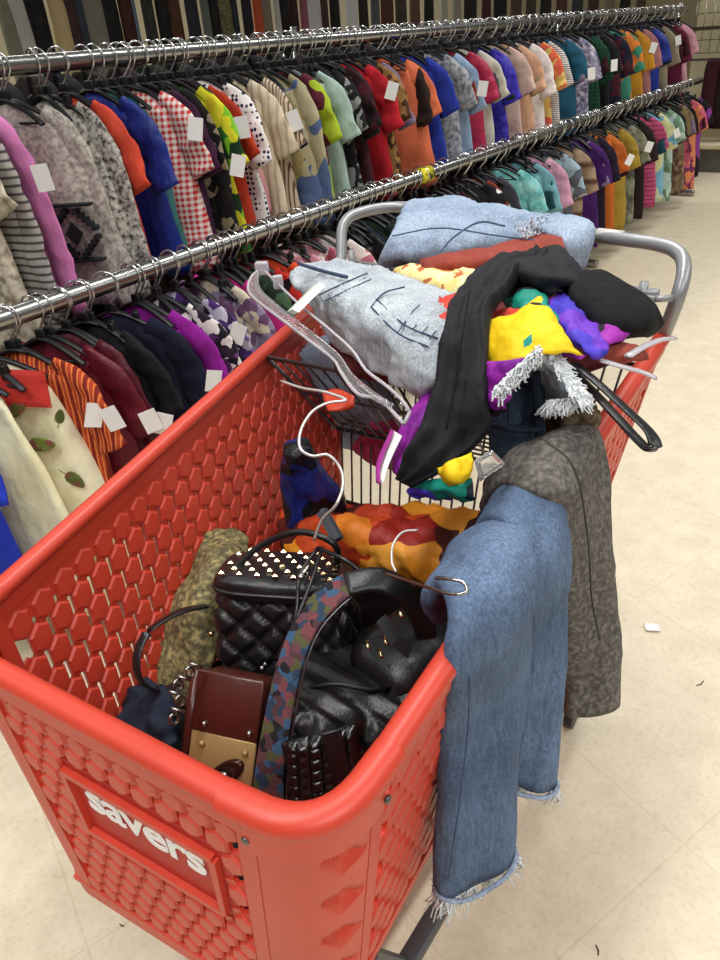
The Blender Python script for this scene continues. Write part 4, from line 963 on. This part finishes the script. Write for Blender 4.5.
tag(mb.build('brown_scarf',mat('brown_scarf','blotch',('#2a1810','#8a6a4a','#3c2416','#1c100c'),sc=12,rough=.5)),'brown and tan scarf end tucked beside the blue jeans','scarf')
# blue and green blouse hanging in the left rear corner
mb=loft([((283,448,1.0),(310,442,1.0)),((280,475,.93),(325,472,.94)),((282,505,.86),(345,500,.87)),((290,535,.79),(345,540,.78))],thick=.05,wr=.02,ws=16,n=14)
tag(mb.build('satin_blouse',mat('peacock_print','blotch',('#0e1020','#1a2468','#0c2e2e','#121316','#0e0e12','#20286e'),sc=18,rough=.35)),'dark blue and green satin blouse crumpled in the left rear corner of the basket','blouse')
# ---- wire hanger hooks in the basket
def wire(name,pts,lab,m=M_chrome,r=.0019,cat='hanger'):
    mb=MB(); mb.tube(crom([P(*p) for p in pts],6),r,8); return tag(mb.build(name,m),lab,cat)
M_wh=mat('white_coated_wire','plain',('#d9d6d0',),rough=.3,metal=.5,bump=0,var=0)
wire('wire_hanger',[(281,381,1.12),(302,388,1.13),(325,392,1.14),(346,400,1.14),(328,403,1.14),(312,412,1.13),(301,430,1.12),(300,448,1.11),(312,456,1.10),(328,455,1.10),(340,468,1.08),(343,485,1.06),(336,505,1.04),(322,520,1.0),(314,540,.96)],'white wire hanger hook curling in front of the child seat wires',M_wh,.0024)
wire('wire_hanger',[(418,530,.98),(403,532,.98),(393,545,.97),(392,562,.96),(396,572,.95)],'short bent wire hook standing on the orange scarf',M_wh,.002)
wire('wire_hanger',[(384,573,1.02),(405,580,1.04),(430,588,1.075),(452,594,1.09),(466,592,1.095),(464,583,1.10),(450,579,1.10),(436,578,1.09)],'silver wire hanger hook pointing at the mid-blue jeans',M_chrome,.0022)
# ------------------------------------------------------------------ clothes heaped on the child seat and handle
# stuffing that carries the pile: denim piece inside the seat, seen through the wires
mb=loft([(PV(297,350,1.38),PV(352,330,1.42),.05),(PV(300,385,1.43),PV(385,385,1.43),.07),(PV(303,415,1.46),PV(400,425,1.46),.06),(PV(306,440,1.48),PV(390,448,1.48),.04)],wr=.015,ws=14,n=18)
tag(mb.build('denim_skirt',D_pale),'pale blue denim skirt stuffed inside the child seat behind its wires','skirt')
mb=loft([(PV(352,446,1.44),PV(372,420,1.43)),(PV(368,460,1.45),PV(408,425,1.43)),(PV(395,468,1.45),PV(430,452,1.44))],thick=.05,wr=.012,ws=20)
tag(mb.build('pink_top',mat('raspberry_cloth','plain',('#c8406a',),rough=.8)),'raspberry pink top at the foot of the child seat','top')
mb=MB(); sheet([[(322,392,1.085),(338,389,1.09),(354,396,1.095)],[(325,404,1.075),(340,402,1.08),(354,406,1.08)],[(328,411,1.07),(340,411,1.07),(350,409,1.07)]],thick=.006,sub=4,wr=0,mb=mb); tag(mb.build('seat_label',mat('orange_plastic','plain',('#d8482a',),rough=.4,bump=0)),'orange red plastic tab clipped on the child seat wires','tab')
# bulk of the heap
mb=sheet([[(350,300,1.10),(440,265,1.13),(540,262,1.13),(620,290,1.11)],[(330,340,1.07),(430,330,1.14),(530,330,1.14),(620,330,1.10)],[(340,375,1.02),(430,390,1.08),(520,390,1.08),(610,365,1.06)]],thick=.05,wr=.02,ws=9,sub=8)
tag(mb.build('maroon_cardigan',mat('maroon_knit','plain',('#6b2a2a',),rough=.9)),'brown-red cardigan buried under the heap, showing at its edges','cardigan')
# light jeans over the handle bar
j=thing('light_jeans',base([(380,262,1.10)]),'pale blue jeans with a frayed cuff lying across the grey handle bar','jeans')
mb=sheet([[(405,222,1.17),(440,208,1.20),(490,215,1.20),(540,222,1.20),(590,236,1.19)],[(404,208,1.255),(445,200,1.27),(495,210,1.265),(545,218,1.262),(592,232,1.258)],[(392,232,1.24),(440,222,1.25),(495,228,1.25),(540,238,1.25),(586,246,1.24)],[(380,256,1.19),(425,250,1.21),(480,248,1.215),(530,250,1.21),(575,262,1.19)],[(376,272,1.13),(420,270,1.15),(470,266,1.16),(520,262,1.17),(560,272,1.14)]],thick=.016,wr=.014,ws=16,sub=10)
mb.build('trouser_leg',D_pale,j)
mb=loft([((530,226,1.27),(560,215,1.28),.02),((560,240,1.265),(592,226,1.27),.025),((568,262,1.22),(588,256,1.22),.02),((572,278,1.17),(582,276,1.17),.015)],wr=.006,ws=20,n=10); mb.build('trouser_leg',D_pale,j)
mb=MB(); mb.tube(crom([P(505,226,1.268),P(480,222,1.275),P(455,236,1.262),P(440,252,1.235)],6),.0022,6); mb.tube(crom([P(392,236,1.25),P(440,228,1.262),P(500,236,1.262),P(550,242,1.26)],6),.0018,6); mb.build('seam',D_mid,j)
fringe('frayed_cuff',P(520,234,1.272),P(552,222,1.278),110,.014,j,r=.001,down=Vector((.3,-.5,.4)).normalized(),w=.02)
# brick red strap-like top
mb=loft([((420,262,1.225),(424,272,1.215)),((455,256,1.235),(460,268,1.225)),((490,250,1.245),(498,264,1.235)),((525,240,1.25),(530,258,1.24)),((560,236,1.26),(566,256,1.25))],thick=.03,wr=.008,ws=22,n=10)
tag(mb.build('brick_top',mat('brick_cloth','plain',('#9c4438',),rough=.85)),'brick red rolled top between the pale jeans and the black jacket','top')
# yellow floral
mb=sheet([[(388,275,1.16),(405,266,1.20),(440,268,1.21),(480,272,1.22)],[(395,285,1.16),(420,278,1.21),(450,280,1.22),(478,286,1.225)],[(405,296,1.14),(430,292,1.19),(455,296,1.20),(470,300,1.20)]],thick=.016,wr=.008,ws=22,sub=7)
tag(mb.build('yellow_blouse',mat('yellow_floral','blotch',('#ead98a','#f0e4a4','#e8d488','#b8643c','#efe2a8','#ecdc98'),sc=45,rough=.8)),'pale yellow ditsy floral blouse beside the whitish denim shorts','blouse')
# light acid denim shorts
j=thing('denim_shorts',base([(425,395,1.06)]),'whitish acid-washed denim shorts with dark stitched pockets over the child seat','shorts')
gr=[[(292,272,1.155),(330,262,1.185),(375,268,1.20),(420,284,1.205),(470,300,1.20)],[(292,284,1.16),(325,285,1.205),(370,296,1.22),(415,312,1.22),(455,326,1.215)],[(308,300,1.15),(338,310,1.19),(375,325,1.205),(412,342,1.205),(442,355,1.20)],[(322,322,1.12),(350,335,1.155),(382,350,1.17),(408,368,1.17),(434,385,1.165)],[(335,345,1.08),(360,360,1.10),(385,375,1.12),(408,390,1.125),(428,398,1.12)]]
mb=sheet(gr,thick=.018,wr=.011,ws=20,sub=10); mb.build('denim_body',D_light,j)
mb=MB()
def dz(pts,r=.0016,up=.012): mb.tube(crom([P(a,b,z)+Vector((.35,-.55,.75)).normalized()*(up+.006) for a,b,z in pts],5),r,6)
dz([(372,312,1.212),(398,338,1.205),(428,352,1.20)]); dz([(377,304,1.215),(405,330,1.21),(438,344,1.205)]); dz([(372,312,1.212),(385,298,1.22),(405,292,1.222)]); dz([(398,338,1.205),(412,318,1.215),(420,310,1.218)],.0012)
dz([(320,300,1.2),(345,288,1.215),(368,278,1.212)]); dz([(326,306,1.198),(350,294,1.21),(372,284,1.213)],.0012)
dz([(300,268,1.19),(325,276,1.21),(348,282,1.215)],.004)
for k in range(9):
    a=crom([Vector((372+66*k/8,308+42*k/8,1.21)) ,Vector((378+66*k/8,303+38*k/8,1.21))],2); dz([tuple(a[0]),tuple(a[-1])],.0011)
for k in range(7): dz([(322+46*k/6,303-22*k/6,1.205),(326+46*k/6,309-22*k/6,1.203)],.0011)
mb.build('stitching',M_stitch,j)
# bold print blouse: three visible pieces of one garment
pb=thing('print_blouse',base([(470,500,1.0)]),'boldly printed yellow, teal, purple and red blouse tangled with the black jacket','blouse')
M_yel=mat('print_yellow','blotch',('#f0c614','#f2cc1c','#f0c614','#0f8f7c','#f3ce24','#1a1518'),sc=17,rough=.6,bump=.15)
M_red2=mat('print_red','plain',('#e2483a',),rough=.6,bump=.15); M_teal=mat('print_teal','blotch',('#108a78','#129480','#0f8472','#14202a'),sc=14,rough=.6,bump=.15); M_pur=mat('print_purple','blotch',('#8a1f96','#96249c','#7a1a8c','#1c1420'),sc=20,rough=.6,bump=.15); M_blu=mat('print_blue','blotch',('#4438b4','#4c3cc0','#6a34b8','#3a34a8'),sc=12,rough=.6,bump=.15)
def piece(nm,g,m,**k):
    return sheet(g,**dict(dict(thick=.006,wr=.008,ws=34,sub=8),**k)).build(nm,m,pb)
piece('teal_collar',[[(505,292,1.235),(520,280,1.25),(545,290,1.25)],[(503,300,1.235),(522,296,1.255),(548,302,1.25)],[(508,308,1.23),(525,312,1.25),(545,316,1.24)]],M_teal)
piece('red_panel',[[(494,312,1.23),(510,306,1.245),(528,312,1.25)],[(494,322,1.22),(512,318,1.24),(532,324,1.245)],[(496,330,1.21),(514,330,1.23),(530,332,1.235)]],M_red2)
piece('yellow_panel',[[(484,322,1.24),(515,312,1.27),(540,296,1.28),(556,318,1.26)],[(482,345,1.225),(515,336,1.26),(545,326,1.27),(566,337,1.255)],[(484,372,1.20),(514,364,1.23),(542,354,1.245),(584,354,1.235)]],M_yel)
piece('teal_fold',[[(540,326,1.24),(555,328,1.245),(565,336,1.24)],[(538,336,1.24),(552,340,1.245),(562,346,1.235)],[(536,346,1.225),(550,350,1.23),(560,352,1.225)]],M_teal)
piece('blue_panel',[[(558,292,1.245),(568,294,1.25),(578,312,1.245),(600,328,1.235)],[(548,312,1.24),(565,316,1.255),(582,330,1.25),(604,340,1.235)],[(560,332,1.235),(575,338,1.245),(592,348,1.235),(608,348,1.23)],[(575,345,1.225),(585,352,1.23),(590,358,1.22),(600,356,1.22)]],M_blu)
piece('purple_panel',[[(590,326,1.235),(612,322,1.235),(630,326,1.22)],[(594,338,1.235),(612,334,1.238),(629,334,1.222)],[(600,348,1.225),(612,344,1.23),(625,340,1.215)]],M_pur)
piece('purple_fold',[[(555,350,1.225),(572,350,1.235),(585,356,1.225)],[(552,356,1.22),(570,357,1.225),(580,361,1.22)]],M_pur)
piece('purple_tail',[[(484,362,1.22),(508,360,1.24),(530,356,1.24)],[(485,380,1.20),(506,380,1.215),(520,376,1.22)],[(486,400,1.175),(500,400,1.19),(510,394,1.195)],[(490,416,1.15),(496,414,1.155),(502,410,1.16)]],M_pur)
piece('red_shoulder',[[(440,298,1.22),(450,296,1.225),(462,294,1.22)],[(430,320,1.21),(442,322,1.22),(455,324,1.215)],[(428,350,1.18),(438,350,1.19),(448,350,1.185)]],M_red2)
piece('teal_side',[[(428,346,1.185),(438,346,1.195),(450,345,1.19)],[(426,368,1.16),(434,370,1.17),(446,370,1.165)],[(424,392,1.13),(430,394,1.135),(440,394,1.13)]],M_teal)
piece('purple_side',[[(424,390,1.135),(432,392,1.14),(440,392,1.13)],[(412,415,1.11),(420,420,1.12),(432,420,1.11)],[(398,435,1.09),(405,445,1.10),(420,448,1.09)],[(392,470,1.06),(400,478,1.065),(410,480,1.06)]],M_pur)
piece('teal_hem',[[(412,484,1.05),(440,478,1.08),(472,478,1.09)],[(415,490,1.04),(445,490,1.07),(474,494,1.07)],[(425,498,1.02),(450,499,1.04),(475,500,1.05)]],M_teal)
piece('yellow_hem',[[(438,468,1.10),(452,462,1.12),(470,454,1.12)],[(442,478,1.09),(456,476,1.11),(472,466,1.11)],[(448,484,1.08),(460,484,1.09),(470,474,1.10)]],M_yel)
piece('blue_hem',[[(408,488,1.04),(425,490,1.055),(450,494,1.05)],[(410,496,1.02),(430,499,1.03),(452,501,1.03)]],M_blu)
# black jacket / dress falling towards the camera
bj=thing('black_dress',base([(405,485,1.04)]),'long black dress tumbling over the printed blouse towards the basket','dress')
mb=loft([((520,256,1.26),(548,250,1.27),.03),((480,272,1.265),(520,276,1.275),.04),((456,305,1.255),(492,310,1.265),.045),((444,350,1.225),(488,350,1.235),.05),((436,390,1.18),(488,400,1.185),.05),((420,430,1.135),(490,430,1.14),.06),((404,460,1.09),(452,465,1.10),.045),((398,480,1.06),(412,488,1.06),.02)],wr=.014,ws=12,rib=(.006,7),n=24,sub=9); mb.build('skirt',B_cloth,bj)
mb=sheet([[(478,285,1.255),(505,262,1.26),(540,250,1.265),(575,256,1.25)],[(490,275,1.265),(515,268,1.285),(548,264,1.285),(580,270,1.25)],[(515,285,1.25),(535,280,1.275),(560,278,1.28),(582,285,1.25)],[(545,296,1.24),(555,292,1.255),(570,290,1.25),(584,296,1.24)]],thick=.012,wr=.016,ws=16,sub=8); mb.build('bodice',B_cloth,bj)
mb=loft([((560,275,1.25),(570,300,1.25),.03),((600,275,1.25),(590,318,1.245),.05),((625,290,1.24),(610,330,1.235),.05),((650,308,1.22),(632,336,1.215),.045),((662,322,1.19),(650,337,1.19),.02)],wr=.008,ws=14,n=16); mb.build('sleeve',B_soft,bj)
mb=MB()
mb.tube(crom([P(470,290,1.305),P(463,330,1.28),P(456,380,1.225),P(446,430,1.165)],6),.0016,6); mb.build('seam',B_soft,bj)
# frayed dark denim shorts
fs_=thing('frayed_denim_shorts',base([(510,450,1.02)]),'dark blue denim shorts with a thick white frayed hem below the printed blouse','shorts')
mb=sheet([[(500,380,1.15),(520,362,1.17),(545,365,1.18)],[(496,408,1.12),(518,400,1.14),(545,400,1.145)],[(492,435,1.08),(515,432,1.10),(545,432,1.10)],[(488,462,1.04),(512,462,1.05),(542,450,1.06)]],thick=.03,wr=.008,ws=16,sub=8); mb.build('denim_body',D_dark,fs_)
mb=MB(); mb.tube(crom([P(536,368,1.205),P(537,400,1.165),P(540,440,1.11)],5),.007,6,flat=.4,up=(0,-.6,.8)); mb.tube(crom([P(490,425,1.12),P(515,430,1.13),P(540,430,1.13)],5),.004,6); mb.tube([P(508,402,1.155),P(508,425,1.13),P(528,424,1.13),P(528,402,1.155)],.0015,6); mb.build('waistband',D_navy,fs_)
mb=sheet([[(505,372,1.215),(532,349,1.245),(554,354,1.24)],[(520,372,1.18),(535,362,1.21),(560,372,1.205)],[(545,388,1.15),(555,378,1.19),(572,385,1.18)],[(550,410,1.12),(562,400,1.15),(580,400,1.15)]],thick=.02,wr=.012,ws=24,sub=8,rag=.004); mb.build('rolled_hem',mat('bleached_denim','denim',('#aeb9c2','#dfe3e4'),sc=40,bump=.6,bsc=300),fs_)
fringe('frayed_hem',P(497,392,1.215),P(541,350,1.25),300,.022,fs_,down=Vector((.2,-.9,-.2)).normalized(),w=.008,r=.0012)
fringe('frayed_hem',P(550,352,1.235),P(583,400,1.185),280,.024,fs_,down=Vector((.7,-.3,-.4)).normalized(),w=.01,r=.0012)
fringe('frayed_hem',P(546,403,1.17),P(580,400,1.17),200,.022,fs_,down=Vector((-.1,-.6,-.6)).normalized(),w=.008,r=.0012)
# brick red corner and brown knit under the fray
mb=sheet([[(585,352,1.21),(605,342,1.22),(640,345,1.20)],[(595,360,1.20),(615,352,1.21),(646,354,1.195)],[(612,364,1.19),(630,362,1.195),(648,360,1.19)]],thick=.01,wr=.005,ws=20,sub=6)
tag(mb.build('rust_top',mat('rust_cloth','plain',('#9a4638',),rough=.85)),'rust red top corner sticking out right of the printed blouse','top')
mb=sheet([[(545,412,1.10),(565,408,1.12),(590,405,1.12),(600,412,1.11)],[(548,425,1.09),(566,422,1.12),(585,418,1.12),(596,424,1.10)],[(545,440,1.06),(560,440,1.08),(575,432,1.09),(590,430,1.08)]],thick=.02,wr=.015,ws=30,sub=6)
tag(mb.build('brown_knit',mat('brown_boucle','speck',('#2e241a','#5a4a38','#7c6c52'),sc=60,bump=.8)),'dark brown boucle knit between the frayed shorts and the grey jeans','knitwear')
# black looped belt sticking out to the right
lp=crom([P(565,363,1.19),P(590,388,1.17),P(615,415,1.16),P(638,440,1.15),P(650,450,1.15),P(655,444,1.16),P(648,430,1.17),P(625,408,1.185),P(600,385,1.20),P(575,364,1.21)],6)
mb=MB(); mb.tube(lp,.0105,8,flat=.3,up=(0,.3,1)); tag(mb.build('belt',M_leather),'black belt strap looping out over the right side of the cart','belt')
# ---- clear plastic hangers
def clear_hanger(name,bars,lab):
    t=thing(name,base([tuple(bars[0][0])]),lab,'hanger')
    for nm,pts,r,fl in bars[1:]:
        mb=MB(); mb.tube(crom([P(*p) for p in pts],5),r,8,flat=fl); mb.build(nm,M_clear if nm!='white_clip' else M_chl,t)
    return t
M_chl=mat('frosted_clip','plain',('#c9d0c6',),rough=.3,bump=0,var=0)
t=thing('clear_hanger',base([(330,350,1.14)]),'large clear plastic hanger lying across the front of the child seat','hanger')
mb=MB(); 
up=[(262,268,1.20),(252,276,1.20),(248,289,1.19),(256,300,1.185),(285,322,1.18),(315,345,1.17),(334,360,1.165),(342,374,1.16),(358,394,1.15),(380,400,1.15),(404,424,1.14)]
lo=[(262,268,1.20),(276,282,1.20),(300,305,1.20),(330,330,1.195),(352,350,1.19),(366,370,1.18),(384,384,1.17),(400,398,1.165),(410,412,1.15)]
Lp=crom([P(*p) for p in up],4); Rp=crom([P(*p) for p in lo],4)
# flat web between the two edge ribs
m_=len(Lp); Rr=[]
def resample(pl,n):
    Ls=[0]
    for a,b in zip(pl[:-1],pl[1:]): Ls.append(Ls[-1]+(b-a).length)
    out=[];k=0
    for i in range(n):
        s=Ls[-1]*i/(n-1)
        while k<len(pl)-2 and Ls[k+1]<s: k+=1
        f=(s-Ls[k])/max(1e-9,Ls[k+1]-Ls[k]); out.append(pl[k].lerp(pl[k+1],min(1,f)))
    return out
La=resample(Lp,40); Rb=resample(Rp,40)
loft([(La[i],La[i]+(Rb[i]-La[i])*.42) for i in range(1,40,3)],thick=.003,n=6,sub=2,wr=0,mb=mb)
mb.build('arm',M_clear,t)
M_rib=mat('clear_rib','plain',('#e8e4ea',),rough=.2,spec=.6,trans=.55,bump=0,var=0)
mb=MB(); mb.tube(Lp,.0032,8); mb.tube(Rp,.0028,8); mb.tube([P(404,424,1.14),P(410,412,1.15)],.0032,8); mb.build('rib',M_rib,t)
mb=MB(); a=P(262,268,1.205); mb.box(a,(.03,.02,.03),Matrix.Rotation(.5,3,'Z'),.004); mb.build('end_block',M_rib,t); mb=MB(); b=P(278,282,1.205); mb.box(b,(.022,.016,.03),Matrix.Rotation(.8,3,'Z'),.004); mb.build('end_block',M_rib,t)
mb=MB(); a,b=P(293,312,1.215),P(320,285,1.235); mb.tube([a,a.lerp(b,.5),b],.013,4,flat=.45); mb.build('clip',M_chl,t,smooth=False)
for nm,pts,lab in (('clear_hanger',[(600,360,1.215),(620,366,1.205),(642,372,1.19),(656,378,1.18)],'clear plastic hanger bar pointing right below the rust top'),('clear_hanger',[(628,356,1.215),(645,346,1.21),(660,340,1.20),(674,338,1.19)],'clear hanger tip jutting out right of the heap')):
    mb=MB(); pp=crom([P(*p) for p in pts],5); mb.tube(pp,.0075,8,flat=.35); tag(mb.build(nm,M_rib),lab,'hanger')
mb=MB(); sheet([[(474,460,1.135),(492,450,1.145)],[(480,482,1.11),(506,464,1.13)]],thick=.003,wr=0,sub=4,mb=mb); tag(mb.build('clear_clip',M_clear),'clear plastic hanger plate beside the yellow printed hem','hanger')
# price tag with the magenta stripe hanging from the purple side
t=thing('hanging_price_tag',base([(380,485,1.06)]),'long white price tag with a magenta edge hanging left of the black dress','tag')
mb=sheet([[(393,430,1.115),(402,436,1.12)],[(380,462,1.08),(389,464,1.085)],[(379,482,1.065),(383,484,1.065)]],thick=.0015,wr=0,sub=4); mb.build('card',M_white,t)
mb=sheet([[(391,429,1.118),(394,431,1.12)],[(377,461,1.083),(381,463,1.086)],[(376,483,1.066),(380,485,1.067)]],thick=.002,wr=0,sub=4); mb.build('edge_stripe',M_mag,t)
# ------------------------------------------------------------------ light
wd=bpy.data.worlds.new('world'); S.world=wd; wd.use_nodes=True; wd.node_tree.nodes['Background'].inputs[0].default_value=(.95,.97,1,1); wd.node_tree.nodes['Background'].inputs[1].default_value=.18
def area(x,y,z,sx,sy,e,c=(1,.985,.96)):
    l=bpy.data.lights.new('ceiling_lamp','AREA'); l.shape='RECTANGLE'; l.size=sx; l.size_y=sy; l.energy=e; l.color=c; l.spread=2.3
    o=bpy.data.objects.new('ceiling_lamp',l); COL.objects.link(o); o.location=(x,y,z); return o
for x in (-3.8,-.9,2.0):
    for y in (-1.0,2.0,5.0,8.5): area(x,y,3.6,.35,2.4,(50 if x>-3 else 34)*((2.0 if x>1 else 1.1) if y<0 else 1)*(1.1 if x>1 else 1))
S.view_settings.view_transform='Standard'; S.view_settings.look='None'; S.view_settings.exposure=-.24; S.view_settings.gamma=1
S.view_settings.use_curve_mapping=False
